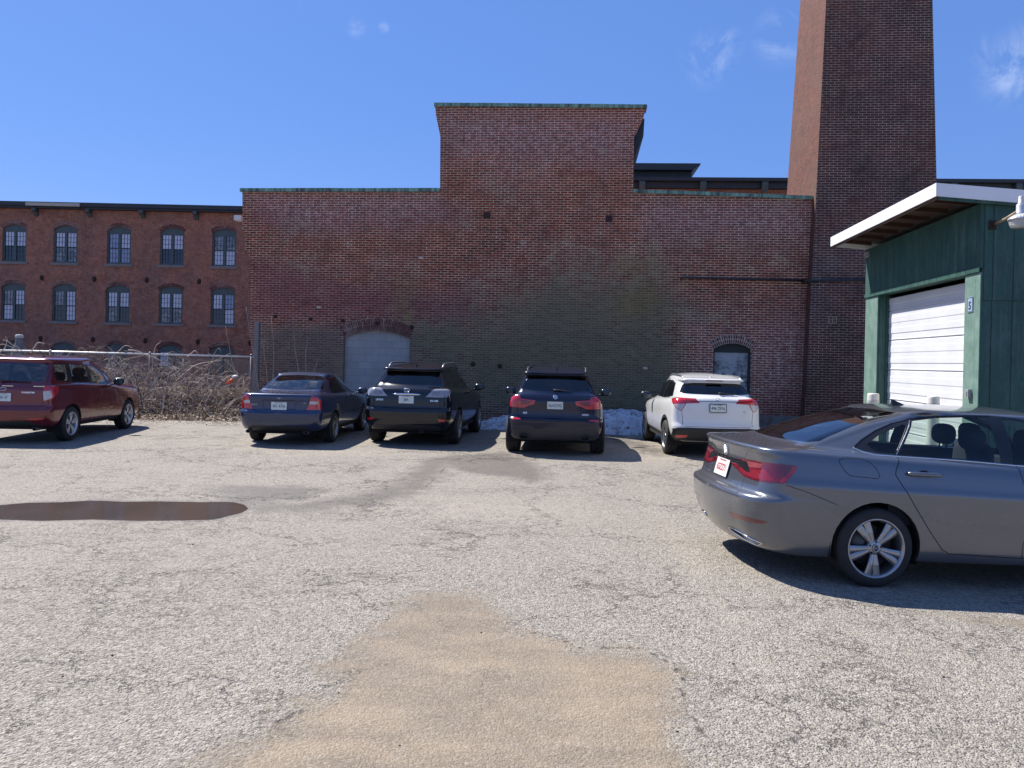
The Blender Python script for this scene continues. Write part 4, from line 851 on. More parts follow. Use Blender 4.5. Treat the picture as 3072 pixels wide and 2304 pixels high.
# bare saplings in front of the wall
M_SAP = flat('sapling_bark', (0.34, 0.24, 0.19), 0.7, var=0.3, vs=8)
saps = [((786, 1018), (792, 1060), (802, 1140), 'left of the dark blue sedan roof, second bare stem from the wooden post'), ((813, 947), (821, 1060), (819, 1125), 'tallest bare stem against the wall above the left end of the blue sedan roof'),
        ((882, 992), (884, 1045), (897, 1120), 'curved bare stem rising above the middle of the blue sedan roof'), ((925, 1010), (917, 1050), (918, 1120), 'straight bare stem with a kinked tip right of the blue sedan roof middle'),
        ((958, 1074), (950, 1092), (941, 1120), 'short leaning bare stem, rightmost above the blue sedan roof'), ((738, 921), (752, 1010), (774, 1153), 'long bare stem crossing in front of the grey wooden post'), ((677, 979), (690, 1050), (703, 1110), 'thin bare stem rising above the fence rail near its right end')]
for k, (a_, m_, c_, lab) in enumerate(saps):
    dp = 21.2 if k != 6 else 21.9; q = [Vector((ray(u, v).x*dp, dp, CH+ray(u, v).z*dp)) for u, v in (a_, m_, c_)]
    root = Vector((q[2].x+(q[2].x-q[1].x)*0.6, dp, 0.0)); pts = [root, q[2], q[1]*0.5+q[2]*0.5+Vector((rnd.uniform(-.02, .02), 0, 0)), q[1], q[0]*0.5+q[1]*0.5+Vector((rnd.uniform(-.02, .02), 0, 0)), q[0]]
    b = MB(); b.tube(pts, [0.017, 0.014, 0.012, 0.011, 0.008, 0.005], 6); e_ = pts[-2]; b.tube([e_, e_+Vector((rnd.uniform(-.08, .08), 0, .14))], [0.005, 0.002], 4)
    root_off = pts[0].copy(); o = b.build('sapling', M_SAP); o.data.transform(Matrix.Translation(-root_off)); o.location = root_off
    tag(o, lab if len(lab.split()) <= 16 else lab, 'sapling', 'bare saplings in front of the brick wall')
b = MB(); dp = 21.3; pts = [Vector((ray(u, v).x*dp, dp, CH+ray(u, v).z*dp)) for u, v in ((2338, 1270), (2345, 1235), (2343, 1200), (2334, 1180))]; b.tube(pts, [0.012, 0.01, 0.008, 0.004], 5)
b.tube([pts[2], pts[2]+Vector((-.07, 0, .12))], [.006, .003], 4)
for k in range(8):
    p = Vector((ray(2290, 1270).x*dp+rnd.uniform(-.15, .15), dp, 0.15)); d = Vector((rnd.uniform(-.2, .3), 0, rnd.uniform(.2, .55))); b.tube([p, p+d*.5+Vector((0, 0, .06)), p+d+Vector((rnd.uniform(-.1, .1), 0, -.05))], [.007, .006, .003], 4)
tag(b.build('dry_weed', M_SAP), 'dry tan weed stalks at the foot of the wall right of the white hatchback', 'weed')
# debris caught in the brush
dg_ = thing('plastic_litter', 'orange and white bit of plastic caught in the brush near the fence end', 'litter', (0, 0, 0)); dp = 21.7
ca = ray(689, 1145)*dp+Vector((0, 0, CH)); cb = ray(705, 1129)*dp+Vector((0, 0, CH))
b = MB(); b.ell((0, 0, 0), (0.12, 0.05, 0.05), 14, 8, 0.8, M=Matrix.Translation(ca) @ Matrix.Rotation(R(-38), 4, 'Y')); b.build('orange_piece', flat('orange_plastic', (0.75, 0.12, 0.05), 0.35), dg_)
b = MB(); b.ell((0, 0, 0), (0.10, 0.05, 0.035), 12, 6, 0.8, M=Matrix.Translation(cb) @ Matrix.Rotation(R(-12), 4, 'Y')); b.build('white_piece', flat('white_plastic', (0.75, 0.75, 0.73), 0.4), dg_)
# grey standpipe at the far left
dp = 23.6; c_ = ray(58, 1006)*dp+Vector((0, 0, CH)); sp_ = thing('standpipe', 'mottled grey capped standpipe rising behind the vines at the far left', 'pipe', (c_.x, c_.y, 0.3))
h_ = c_.z-0.3; b = MB(); b.lathe([(.20, 0), (.20, h_-.42), (.13, h_-.30), (.10, h_-.2), (.10, h_-.08)], 14); b.build('pipe_body', flat('mottled_grey', (0.13, 0.135, 0.14), 0.8, var=0.6, vs=9, bump=0.01), sp_)
b = MB(); b.lathe([(.11, h_-.08), (.115, h_-.02), (.09, h_+.02), (0, h_+.03)], 14); b.build('pipe_cap', flat('light_grey_cap', (0.38, 0.39, 0.38), 0.7, var=0.2), sp_)
# snow bank
t = NT('old_snow'); P = t.obj(); n_ = t.noise(P, 7, 7, 0.75); n2_ = t.noise(P, 2.4, 6, 0.7)
c = t.mix(t.rng(n_, 0.36, 0.50), (0.11, 0.10, 0.10), (0.62, 0.65, 0.70)); c = t.mix(t.rng(n2_, 0.5, 0.68, 0, 0.6), c, (0.22, 0.20, 0.19))
M_SNOW = t.pb(c, 0.7, 0, t.bump(n_, 1.0, 0.06))
sx0, sx1 = -0.95, 4.9; sxs = np.arange(sx0, sx1+.01, 0.05); sys_ = np.arange(18.9, 21.35, 0.05); vs = []
for y in sys_:
    for x in sxs:
        hh = 0.50 if x > 1.6 else 0.50-0.27*min(1, (1.6-x)/1.8)
        ex = min(1, max(0, (x-sx0)/0.8))*min(1, max(0, (sx1-x)/0.9)); t_ = min(1, max(0, (y-(19.05+0.25*noise.noise(Vector((x*1.3, 0, 5))))-(0.5 if x < 1 else 0))/0.8)); pr = math.sqrt(max(0, t_*(2-t_)))
        q = hh*ex**0.5*pr*(1+0.35*noise.noise(Vector((x*1.5, y*1.5, 1)))) + 0.05*noise.noise(Vector((x*5, y*5, 3)))*pr + 0.025*noise.noise(Vector((x*14, y*14, 8)))*pr
        vs.append((x, y, max(-0.05, q-0.04)))
n = len(sxs); fs = [(i*n+j, i*n+j+1, (i+1)*n+j+1, (i+1)*n+j) for i in range(len(sys_)-1) for j in range(n-1)]
tag(mesh('snow_bank', vs, fs, M_SNOW, smooth=True), 'low bank of old dirty snow against the wall behind the parked black cars', 'snow bank')
# loose stones on the asphalt
b = MB()
for i in range(170):
    x = rnd.uniform(-7, 7); y = rnd.uniform(3.4, 16); r_ = rnd.uniform(0.003, 0.009)
    if y < 6 and abs(x) > y*0.7: continue
    b.ell((x, y, gz(x, y)+r_*0.4), (r_*rnd.uniform(.8, 1.5), r_, r_*0.7), 6, 4, m=rnd.choice((0, 0, 1)))
tag(b.build('loose_stones', [flat('dark_stone', (0.07, 0.065, 0.06), 0.8), flat('light_stone', (0.35, 0.33, 0.30), 0.8)]), kind='stuff')
# ------------------------------------------------------------------ cars
def pchip(t, Y, tq):
    """monotone cubic through rows of Y at knots t"""
    h = np.diff(t); d = np.diff(Y, axis=0)/h.reshape((-1,)+(1,)*(Y.ndim-1)); m = np.zeros_like(Y)
    a, b_ = d[:-1], d[1:]; w1 = (2*h[1:]+h[:-1]).reshape((-1,)+(1,)*(Y.ndim-1)); w2 = (h[1:]+2*h[:-1]).reshape((-1,)+(1,)*(Y.ndim-1))
    with np.errstate(divide='ignore', invalid='ignore'):
        hm = (w1+w2)/(w1/a+w2/b_)
    m[1:-1] = np.where(a*b_ > 0, hm, 0); m[0] = d[0]; m[-1] = d[-1]
    i = np.clip(np.searchsorted(t, tq, side='right')-1, 0, len(t)-2); s_ = ((tq-t[i])/h[i]).reshape((-1,)+(1,)*(Y.ndim-1)); hh = h[i].reshape(s_.shape)
    return (Y[i]*(1+2*s_)*(1-s_)**2 + m[i]*hh*s_*(1-s_)**2 + Y[i+1]*s_*s_*(3-2*s_) + m[i+1]*hh*s_*s_*(s_-1))
NR, NCR, NS, NCF, NF = 8, 7, 46, 5, 5
def outline(k):
    """half outline, rear centre -> side -> front centre"""
    hw, yr, yf = k['hw'], k['yr'], k['yf']; hr = max(0.0, hw-k['tr']); hf = max(0.0, hw-k['tf'])
    rc = min(k['rc'], hr*0.9+1e-6); fc = min(k['fc'], hf*0.9+1e-6); ry, fy = k['ry'], k['fy']; P = []
    f_ = (hr-rc)/max(hr, 1e-6); yb = yr+k['rb']*f_**2
    for i in range(NR): x = (hr-rc)*i/NR; P.append((x, yr+k['rb']*(x/max(hr, 1e-6))**2))
    for i in range(NCR): a = math.pi/2*i/NCR; P.append((hr-rc+rc*math.sin(a)**0.96, yb+ry*(1-math.cos(a))))
    y0 = yb+ry; f2 = (hf-fc)/max(hf, 1e-6); yfb = yf-k['fb']*f2**2; y1 = yfb-fy; L_ = y1-y0; LT = min(1.3, L_*0.45)
    for i in range(NS+1):
        y = y0+L_*i/NS; x = hw - k['tr']*max(0, 1-(y-y0)/LT)**2 - k['tf']*max(0, 1-(y1-y)/LT)**2; P.append((max(0, x), y))
    for i in range(1, NCF+1): a = math.pi/2*(1-i/NCF); P.append((hf-fc+fc*math.sin(a), yfb-fy*math.cos(math.pi/2-a) if False else yfb-fy*(1-math.cos(a))))
    for i in range(1, NF+1): x = (hf-fc)*(1-i/NF); P.append((x, yf-k['fb']*(x/max(hf, 1e-6))**2))
    P = np.array(P); zl = k['z']
    if not isinstance(zl, (list, tuple)): z = np.full(len(P), float(zl))
    else:
        zy = np.array([p[0] for p in zl], float); zv = np.array([p[1] for p in zl], float)
        z = pchip(zy, zv, np.clip(P[:, 1], zy[0], zy[-1])) if len(zl) > 2 else np.interp(P[:, 1], zy, zv)
    return np.column_stack([P, z])
def shell(keys, sub=0.035):
    K = np.array([outline(k) for k in keys]); d = np.linalg.norm(np.diff(K, axis=0), axis=2); idx_ = [0, NR+NCR, NR+NCR+NS//2]
    s_ = np.maximum(0.4*d[:, idx_].mean(1)+0.6*d[:, 0], 0.004); t_ = np.concatenate([[0], np.cumsum(s_)]); q = []
    for i in range(len(s_)):
        n = max(1, int(round(s_[i]/sub))); q += list(t_[i]+s_[i]*np.arange(n)/n)
    q.append(t_[-1]); G_ = pchip(t_, K, np.array(q)); return G_
def keyset(rows, L, wmax, hood=0.74, belt=(1.02, 0.92), cowl=(3.3, 1.05), head=(2.5, 1.55), roofz=1.6, peak=2.0, frontz=None):
    """rows: (kind, z_rear, y_rear, half width[, overrides])"""
    ks = []; lows = [r for r in rows if r[0] == 'low']; decks = [r for r in rows if r[0] == 'deck']; ghs = [r for r in rows if r[0] == 'gh']; rfs = [r for r in rows if r[0] == 'roof']
    zt = lows[-1][1]; 
    for r in rows:
        kind, z, yr, hw = r[:4]; o = dict(r[4]) if len(r) > 4 else {}
        k = dict(hw=hw, yr=yr, tr=0.05, tf=0.07, rb=0.07, rc=0.22, ry=0.20, fb=0.12, fc=0.3, fy=0.3)
        if kind == 'low':
            p = max(0, (z-0.6)/(zt-0.6)); zf = z if z < 0.6 else 0.6+(hood-0.6)*p; zm = z if z < 0.6 else 0.6+(belt[1]-0.6)*p; zs = z if z < 0.6 else 0.6+(belt[0]-0.6)*p
            k['yf'] = L - (0.16 if z < 0.3 else 0.03 if z < 0.65 else 0.05+0.16*p); k['z'] = [(yr, z), (yr+0.9, zs if z > 0.6 else z), (L*0.62, zm), (k['yf'], zf)]
        elif kind == 'deck':
            p = (decks.index(r)+1)/(len(decks)+0.6); yf = (L-0.21)*(1-p)+cowl[0]*p; zf = hood*(1-p**0.8)+cowl[1]*p**0.8
            k['yf'] = yf; k['z'] = [(yr, z), (yr+0.9, belt[0]+0.035*p+0.01), (L*0.5, (belt[0]+belt[1])/2+0.045*p+0.01), (max(yf-0.25, L*0.55), zf)]; k['rc'] = 0.2
        elif kind == 'gh':
            z0 = ghs[0][1]; p = (z-z0)/(ghs[-1][1]-z0+1e-6); k['yf'] = cowl[0]*(1-p)+head[0]*p; zf = cowl[1]*(1-p)+head[1]*p
            zb = belt[0]+0.06; zs = zb+(z-z0)*(ghs[-1][1]+o.get('side', 0.0)-zb)/(ghs[-1][1]-z0); k['z'] = [(yr, z), (yr+0.5, zs*0.6+z*0.4), ((yr+k['yf'])/2, zs), (k['yf'], zf)]; k['rc'] = 0.15; k['ry'] = 0.16; k['fc'] = 0.25; k['fy'] = 0.3; k['fb'] = 0.15; k['tf'] = 0.06
        else:
            p = (rfs.index(r)+1)/len(rfs); k['yf'] = head[0]-0.55*p; k['z'] = [(yr, z), (max(peak, yr+0.1), z+o.get('rise', (roofz-rfs[-1][1])*min(1, p*1.2))), (max(k['yf'], peak+0.2), z-0.02+o.get('rise', 0)*.6)]; k['rc'] = min(0.12, hw*.5); k['ry'] = 0.08; k['fc'] = k['rc']; k['fy'] = 0.1; k['fb'] = 0.1*(1-p); k['rb'] = 0.05*(1-p); k['tr'] = 0; k['tf'] = 0.02*(hw > .1)
        k.update({a: b_ for a, b_ in o.items() if a not in ('side', 'rise')}); ks.append(k)
    return ks

C45 = math.cos(R(45))
class Car:
    def __init__(s, name, label, cat, pos, heading, z=0.0, pitch=0.0, scale=1.0, ra=0.9, paintm=None, group='cars parked in the lot'):
        s.h = R(heading); s.ra = ra; s.sc = scale
        s.root = thing(name, label, cat, (pos[0], pos[1], z), (0, 0, 0), group)
        Rm = Matrix.Rotation(-s.h, 4, 'Z') @ Matrix.Rotation(-R(pitch), 4, 'X')
        s.A = Rm.to_3x3(); s.o = Vector((pos[0], pos[1], z)); s.root.rotation_euler = Rm.to_euler(); s.root.scale = (scale,)*3
        s.paint = paintm; s.parts = []
    def prep(s, keys, sub=0.035):
        s.keys = keys; s.sub = sub; G_ = shell(keys, sub); T_, Cn, _ = G_.shape; V = [Vector(p) for p in G_.reshape(-1, 3)]; n = len(V)
        F_ = [(i*Cn+j, i*Cn+j+1, (i+1)*Cn+j+1, (i+1)*Cn+j) for i in range(T_-1) for j in range(Cn-1)]
        s.pbvh = BVHTree.FromPolygons(V+[Vector((-p.x, p.y, p.z)) for p in V], F_+[tuple(i+n for i in f[::-1]) for f in F_])
    def tr(s, mode, org, k, pts, val=None):
        """follow points of a crop of the photograph onto the shell of the car and give them in the projection of that mode"""
        out = []; A_ = s.A.transposed(); c_ = (A_ @ (Vector((0, 0, CH))-s.o))/s.sc; c_.y += s.ra
        for a, b_ in pts:
            d = (A_ @ ray(org[0]+a/k, org[1]+b_/k)).normalized()
            p = s.pbvh.ray_cast(c_, d)[0]
            if p is None:
                ax_, vv_ = (1, 0.12) if mode in ('rear', 'diag', 'top') else (0, 0.84*(1 if c_.x > 0 else -1))
                p = c_+d*((vv_-c_[ax_])/d[ax_])
            x = abs(p.x)
            out.append({'rear': (x, p.z), 'top': (x, p.z), 'diag': (x*C45+p.y*C45, p.z), 'side': (p.y, p.z), 'sidew': (p.y, p.z), 'wrap': (p.y, p.z)}[mode])
        return out
    def atx(s, u, v, x):
        A_ = s.A.transposed(); c_ = (A_ @ (Vector((0, 0, CH))-s.o))/s.sc; c_.y += s.ra; d = A_ @ ray(u, v); return c_+d*((x-c_.x)/d.x)
    def add(s, o, parent=None):
        o.parent = parent or s.root; return o
    def shift(s, me): me.transform(Matrix.Translation((0, -s.ra, 0)))
    def body(s, cuts, arches):
        """cuts: (name, mode, polygon, material, options)"""
        G_ = shell(s.keys, s.sub); T_, Cn, _ = G_.shape; bm = bmesh.new(); lay = bm.faces.layers.int.new('part')
        gv = [[bm.verts.new(G_[i, j]) for j in range(Cn)] for i in range(T_)]
        for i in range(T_-1):
            for j in range(Cn-1):
                try: bm.faces.new((gv[i][j], gv[i][j+1], gv[i+1][j+1], gv[i+1][j]))
                except ValueError: pass
        bmesh.ops.remove_doubles(bm, verts=bm.verts, dist=1e-5); bmesh.ops.dissolve_degenerate(bm, edges=bm.edges, dist=1e-6)
        bm.normal_update()
        def filt(mode):
            if mode == 'rear': return lambda f: f.normal.y < -0.30 and f.calc_center_median().y < 1.9
            if mode == 'top': return lambda f: f.normal.z > 0.12 and f.calc_center_median().y < 2.0
            if mode == 'front': return lambda f: f.normal.y > 0.15 and f.calc_center_median().y > 2.2
            if mode == 'side': return lambda f: abs(f.normal.x) > 0.35
            if mode == 'sidew': return lambda f: abs(f.normal.x) > 0.22 and f.normal.y > -0.30
            if mode == 'wrap': return lambda f: f.normal.x > 0.12 and f.normal.y >= -0.30
            if mode == 'diag': return lambda f: f.normal.y < -0.25 and f.calc_center_median().x > -5
            if mode == 'roof': return lambda f: f.normal.z > 0.5
        AX = {'rear': (0, 2), 'diag': (0, 2), 'top': (0, 2), 'front': (0, 2), 'side': (1, 2), 'sidew': (1, 2), 'wrap': (1, 2), 'roof': (0, 1)}
        # keep normals of the uncut shell
        kd_pts = []
        info = {0: ('body', s.paint, {})}; names = {}
        for q, c_ in enumerate(cuts):
            name, mode, poly, mat = c_[:4]; opt = c_[4] if len(c_) > 4 else {}
            if mode == 'diag':
                bmesh.ops.rotate(bm, verts=bm.verts, cent=(0, 0, 0), matrix=Matrix.Rotation(R(-45), 3, 'Z')); bm.normal_update()
            if opt.get('seam'):
                wd = opt['seam']; pid = -5
                for a, b_ in zip(poly[:-1], poly[1:]):
                    d = Vector((b_[0]-a[0], b_[1]-a[1])); 
                    if d.length < 1e-5: continue
                    d.normalize(); n_ = Vector((-d.y, d.x))*wd/2; e = d*wd*0.4
                    cutpoly(bm, [(a[0]-e.x+n_.x, a[1]-e.y+n_.y), (b_[0]+e.x+n_.x, b_[1]+e.y+n_.y), (b_[0]+e.x-n_.x, b_[1]+e.y-n_.y), (a[0]-e.x-n_.x, a[1]-e.y-n_.y)], AX[mode], filt(mode), lay, 999)
            else:
                key = opt.get('id', q+1)
                if key not in info: info[key] = (name, mat, opt)
                cutpoly(bm, poly, AX[mode], filt(mode), lay, key)
            if mode == 'diag':
                bmesh.ops.rotate(bm, verts=bm.verts, cent=(0, 0, 0), matrix=Matrix.Rotation(R(45), 3, 'Z')); bm.normal_update()
        for (yc, zc, ar) in arches:
            circ = [(yc+ar*math.cos(a), zc+ar*math.sin(a)) for a in np.linspace(0, 2*math.pi, 33)[:-1]]
            fi = cutpoly(bm, circ, (1, 2), lambda f: abs(f.normal.x) > 0.1 or f.calc_center_median().z < 0.3)
            bmesh.ops.delete(bm, geom=[f for f in fi if f.calc_center_median().x > 0.3], context='FACES')
        bm.normal_update(); bmesh.ops.recalc_face_normals(bm, faces=bm.faces)
        fc_ = max(bm.faces, key=lambda f: f.calc_center_median().x)
        if fc_.normal.x < 0: bmesh.ops.reverse_faces(bm, faces=bm.faces)
        bm.normal_update(); nrm = {v.index: v.normal.copy() for v in bm.verts}; bm.verts.ensure_lookup_table()
        bm.verts.index_update(); nrm = [v.normal.copy() for v in bm.verts]; pos = [v.co.copy() for v in bm.verts]
        for i_, p_ in enumerate(pos):
            if p_.x < 1e-4: nrm[i_].x = 0; nrm[i_].normalize()
        groups = {}
        for f in bm.faces: groups.setdefault(f[lay], []).append(([v.index for v in f.verts], f.smooth))
        # rim edges of the paint shell
        rim = []
        for e in bm.edges:
            ls = [f[lay] for f in e.link_faces]
            if max(v.co.x for v in e.verts) < 1e-4: continue
            a0 = [l for l in ls if l in (0, 999)]
            if len(a0) == 1 and (len(ls) == 1 or [l for l in ls if l not in (0, 999) and info[l][2].get('rim', True)]):
                f = [f for f in e.link_faces if f[lay] in (0, 999)][0]
                vs_ = [l.vert.index for l in f.loops if l.edge == e] ; l = [l for l in f.loops if l.edge == e][0]; rim.append((l.vert.index, l.link_loop_next.vert.index))
        bm.free(); s.objs = {}
        def emit(name, faces, mats, mis, side, off=0.0, extra=None, both=False):
            use = {}; vs_ = []; ns = []; fs = []
            def vid(i, m):
                kk = (i, m)
                if m and pos[i].x < 1e-5: kk = (i, 0)
                if kk not in use:
                    p, n_ = pos[i].copy(), nrm[i].copy()
                    if kk[1]: p.x *= -1; n_.x *= -1
                    use[kk] = len(vs_); p = p+n_*off; p.y -= s.ra; vs_.append(p); ns.append(n_)
                return use[kk]
            mi = []
            for m in ((0, 1) if both else (side,)):
                for (f, mm_) in zip(faces, mis):
                    ids = [vid(i, m) for i in f]
                    if len(set(ids)) < 3: continue
                    fs.append(ids[::-1] if m else ids); mi.append(mm_)
                if extra:
                    for (a, b_, dpt) in extra:
                        for i in (a, b_): vid(i, m)
                        ia, ib = vid(a, m), vid(b_, m)
                        pa, pb_ = Vector(vs_[ia])-ns[ia]*dpt, Vector(vs_[ib])-ns[ib]*dpt
                        vs_.extend([pa, pb_]); ns.extend([ns[ia], ns[ib]]); q_ = [ib, ia, len(vs_)-2, len(vs_)-1]; fs.append(q_ if not m else q_[::-1]); mi.append(1)
            me = bpy.data.meshes.new(name); me.from_pydata([tuple(v) for v in vs_], [], fs); me.update()
            for m_ in mats: me.materials.append(m_)
            me.polygons.foreach_set('material_index', mi); me.polygons.foreach_set('use_smooth', [True]*len(fs))
            try: me.normals_split_custom_set_from_vertices([tuple(n_) for n_ in ns])
            except Exception: pass
            o = bpy.data.objects.new(name, me); COL.objects.link(o); o.parent = s.root; return o
        base = groups.get(0, [])+groups.get(999, []); mis = [0]*len(groups.get(0, []))+[1]*len(groups.get(999, []))
        s.bodyo = emit('body', [f for f, _ in base], [s.paint, M_DARK], mis, 0, extra=[(a, b_, 0.035) for a, b_ in rim], both=True)
        allv = []; allf = []
        for gk, fl in groups.items():
            for f, _ in fl: allf.append(f)
        V = [Vector((p.x, p.y, p.z)) for p in pos]+[Vector((-p.x, p.y, p.z)) for p in pos]; nn = len(pos)
        s.bvh = BVHTree.FromPolygons(V, allf+[[i+nn for i in f[::-1]] for f in allf])
        for gk, fl in sorted(groups.items()):
            if gk in (0, 999): continue
            name, mat, opt = info[gk]; faces = [f for f, _ in fl]; off = opt.get('off', 0.0); ms_ = [mat, M_DARK]; prt = s.objs.get(opt.get('parent')) if opt.get('parent') else None
            if opt.get('mid'): o_ = [emit(name, faces, [mat], [0]*len(faces), 0, off, both=True)]
            else: o_ = [emit(name, faces, [mat], [0]*len(faces), m, off) for m in (0, 1)]
            s.objs[name] = o_
            if opt.get('parent'):
                pa = s.objs[opt['parent']]
                for i_, q_ in enumerate(o_): q_.parent = pa[min(i_, len(pa)-1)]
    def hit(s, x, z): return s.bvh.ray_cast(Vector((x+.0015, -4, z)), Vector((0, 1, 0)))[:2]
    def hitside(s, y, z, sg=1): return s.bvh.ray_cast(Vector((4*sg, y, z)), Vector((-sg, 0, 0)))[:2]
    def hittop(s, x, y): return s.bvh.ray_cast(Vector((x+.002, y+.001, 5)), Vector((0, 0, -1)))[:2]
    def rearM(s, x, z, off=0.004):
        p, n_ = s.hit(x, z)
        if p is None: p, n_ = Vector((x, 0.1, z)), Vector((0, -1, 0))
        if n_.y > 0: n_ = -n_
        n_ = n_.normalized(); up = Vector((0, 0, 1)); up = (up-n_*up.dot(n_)).normalized(); rt = up.cross(n_)
        m = Matrix((rt, up, n_)).transposed().to_4x4(); p = p+n_*off; return Matrix.Translation((p.x, p.y-s.ra, p.z)) @ m
    def badge(s, txt, x, z, size, mat=None, sx=1.0, shear=0.0, off=0.004):
        return text_obj(txt, size, mat or M_CHROME, 'badge', s.root, s.rearM(x, z, off), ext=0.0015, sx=sx, shear=shear, bold=0.0015)
    def plate(s, txt, x, z, ink, size=0.078, y=None, sub=None, tilt=None, frame=None):
        M = s.rearM(x, z, 0.012)
        b = MB(); b.box(-.152, .152, -.076, .076, -.002, .002); o = b.build('license_plate', M_PLATE, s.root, bevel=None); o.data.transform(M)
        if frame:
            b = MB(); [b.box(*q, -.004, .0045) for q in ((-.16, .16, .070, .082), (-.16, .16, -.082, -.070), (-.16, -.148, -.0695, .0695), (.148, .16, -.0695, .0695))]; f_ = b.build('plate_frame', frame, o); f_.data.transform(M)
        text_obj(txt, size, ink, 'lettering', o, M @ Matrix.Translation((0, -.006, .0035)), ext=0.0008, sx=0.82, bold=0.0008)
        if sub:
            text_obj(sub, 0.020, ink, 'lettering', o, M @ Matrix.Translation((0, .060, .0035)), ext=0.0006)
        return o, M
    def wheel(s, x, y, r, rimr, w_=0.22, style='twin5', rimm=None, z=None, rot=0.0, name='wheel'):
        sg = 1 if x > 0 else -1; z = z or r; rimm = rimm or M_ALLOY
        e = bpy.data.objects.new(name, None); COL.objects.link(e); e.parent = s.root; e.location = (x, y-s.ra, z); e.empty_display_size = .1
        if sg < 0: e.rotation_euler = (0, 0, math.pi)
        hw = w_/2; pr = [(rimr-.015, -hw+.01), (rimr, -hw), (rimr+.02, -hw-.004), (r-.05, -hw-.006), (r-.018, -hw+.008), (r-.003, -hw+.03), (r, -hw+.05), (r-.004, -.045), (r-.010, -.04), (r-.010, -.034), (r, -.03), (r, -.003), (r-.010, 0), (r-.010, .006), (r, .009), (r, .034), (r-.010, .038), (r-.010, .044), (r-.002, .05), (r-.003, hw-.03), (r-.018, hw-.008), (r-.05, hw+.006), (rimr+.028, hw+.005), (rimr+.02, hw+.008), (rimr+.004, hw+.001), (rimr-.012, hw-.008)]
        b = MB(); b.lathe(pr, 56, ax='x'); o = b.build('tyre', M_RUB, e)
        b = MB(); b.lathe([(rimr+.004, hw-.001), (rimr-.002, hw+.002), (rimr-.012, hw-.002), (rimr-.022, hw-.03), (rimr-.03, -hw+.02)], 56, ax='x')
        fx = hw-.012; n = 5; hr_ = 0.062
        def spoke(a0, wa, a1, wb, x0, x1, th=.028, r0=.04, r1=None):
            r1 = r1 or rimr-.008; vs_ = []
            for (a, w2, rr, xx) in ((a0, wa, r0, x0), ((a0+a1)/2, (wa+wb)/2, (r0+r1)/2, (x0+x1)/2+.008), (a1, wb, r1, x1)):
                c_, s__ = math.cos(a), math.sin(a)
                for (t_, dx) in ((-w2, -.006), (-w2*.35, 0.0), (w2*.35, 0.0), (w2, -.006), (w2*.8, -th), (-w2*.8, -th)): vs_.append((xx+dx, rr*c_-t_*s__, rr*s__+t_*c_))
            b.add(vs_, [(i*6+j, i*6+(j+1) % 6, (i+1)*6+(j+1) % 6, (i+1)*6+j) for i in range(2) for j in range(6)])
        if style == 'twin5':
            for i in range(5):
                a = 2*math.pi*i/5+rot; spoke(a-.16, .017, a-.165, .030, fx-.012, fx-.004); spoke(a+.16, .017, a+.165, .030, fx-.012, fx-.004)
        elif style == 'v5':
            for i in range(5):
                a = 2*math.pi*i/5+rot; spoke(a-.05, .018, a-.24, .015, fx-.02, fx-.006); spoke(a+.05, .018, a+.24, .015, fx-.02, fx-.006)
        elif style == 'seven':
            for i in range(7): a = 2*math.pi*i/7+rot; spoke(a, .02, a, .027, fx-.02, fx-.004)
        elif style == 'six':
            for i in range(6): a = 2*math.pi*i/6+rot; spoke(a-.06, .013, a-.13, .015, fx-.02, fx-.006); spoke(a+.06, .013, a+.13, .015, fx-.02, fx-.006)
        b.lathe([(0, fx-.006), (hr_*.75, fx-.006), (hr_, fx-.014), (hr_, fx-.04)], 28, ax='x'); o = b.build('rim', rimm, e)
        b = MB(); b.lathe([(.0, fx-.002), (.028, fx-.003), (.031, fx-.0065)], 24, ax='x'); b.build('hub_cap', M_TRIM if style != 'six' else rimm, e)
        b = MB(); b.lathe([(0, fx-.075), (rimr*.72, fx-.075), (rimr*.72, fx-.09)], 32, ax='x'); b.build('brake_disc', M_STEEL, e)
        b = MB(); b.lathe([(0, -hw+.03), (rimr-.02, -hw+.03)], 32, ax='x')
        for i in range(5): a = 2*math.pi*(i+.5)/5+rot; b.lathe([(0, fx-.004), (.008, fx-.005), (.009, fx-.02)], 8, Matrix.Translation((0, .047*math.cos(a), .047*math.sin(a))), ax='x')
        b.build('wheel_back', M_DARK, e)
        return e
    def wheels(s, ya, yb, tr_, r, rimr, **k):
        for y in (ya, yb):
            for sg in (1, -1): s.wheel(sg*tr_, y, r, rimr, **k)
    def under(s, L, ya, yb, r, hw, zf=0.22, zt=0.62):
        b = MB()
        b.box(-hw+.28, hw-.28, .35-s.ra, L-.4-s.ra, zf, zt); b.box(-hw+.06, hw-.06, ya+r+.1-s.ra, yb-r-.1-s.ra, zf+.02, zt)
        for y in (ya, yb):
            for sg in (1, -1):
                n = 20; pr = [((r+.055)*math.cos(a), (r+.055)*math.sin(a)) for a in np.linspace(-.35, math.pi+.35, n)]
                vs_ = [(sg*(hw-.025), y-s.ra+p, r+q) for p, q in pr]+[(sg*(hw-.29), y-s.ra+p, r+q) for p, q in pr]+[(sg*(hw-.29), y-s.ra, r)]
                b.add(vs_, [(i, i+1, n+i+1, n+i) for i in range(n-1)]+[(n+i, n+i+1, 2*n) for i in range(n-1)])
        b.tube([(-hw+.3, ya-s.ra, r), (hw-.3, ya-s.ra, r)], .05, 8)
        b.build('underbody', M_DARK, s.root)
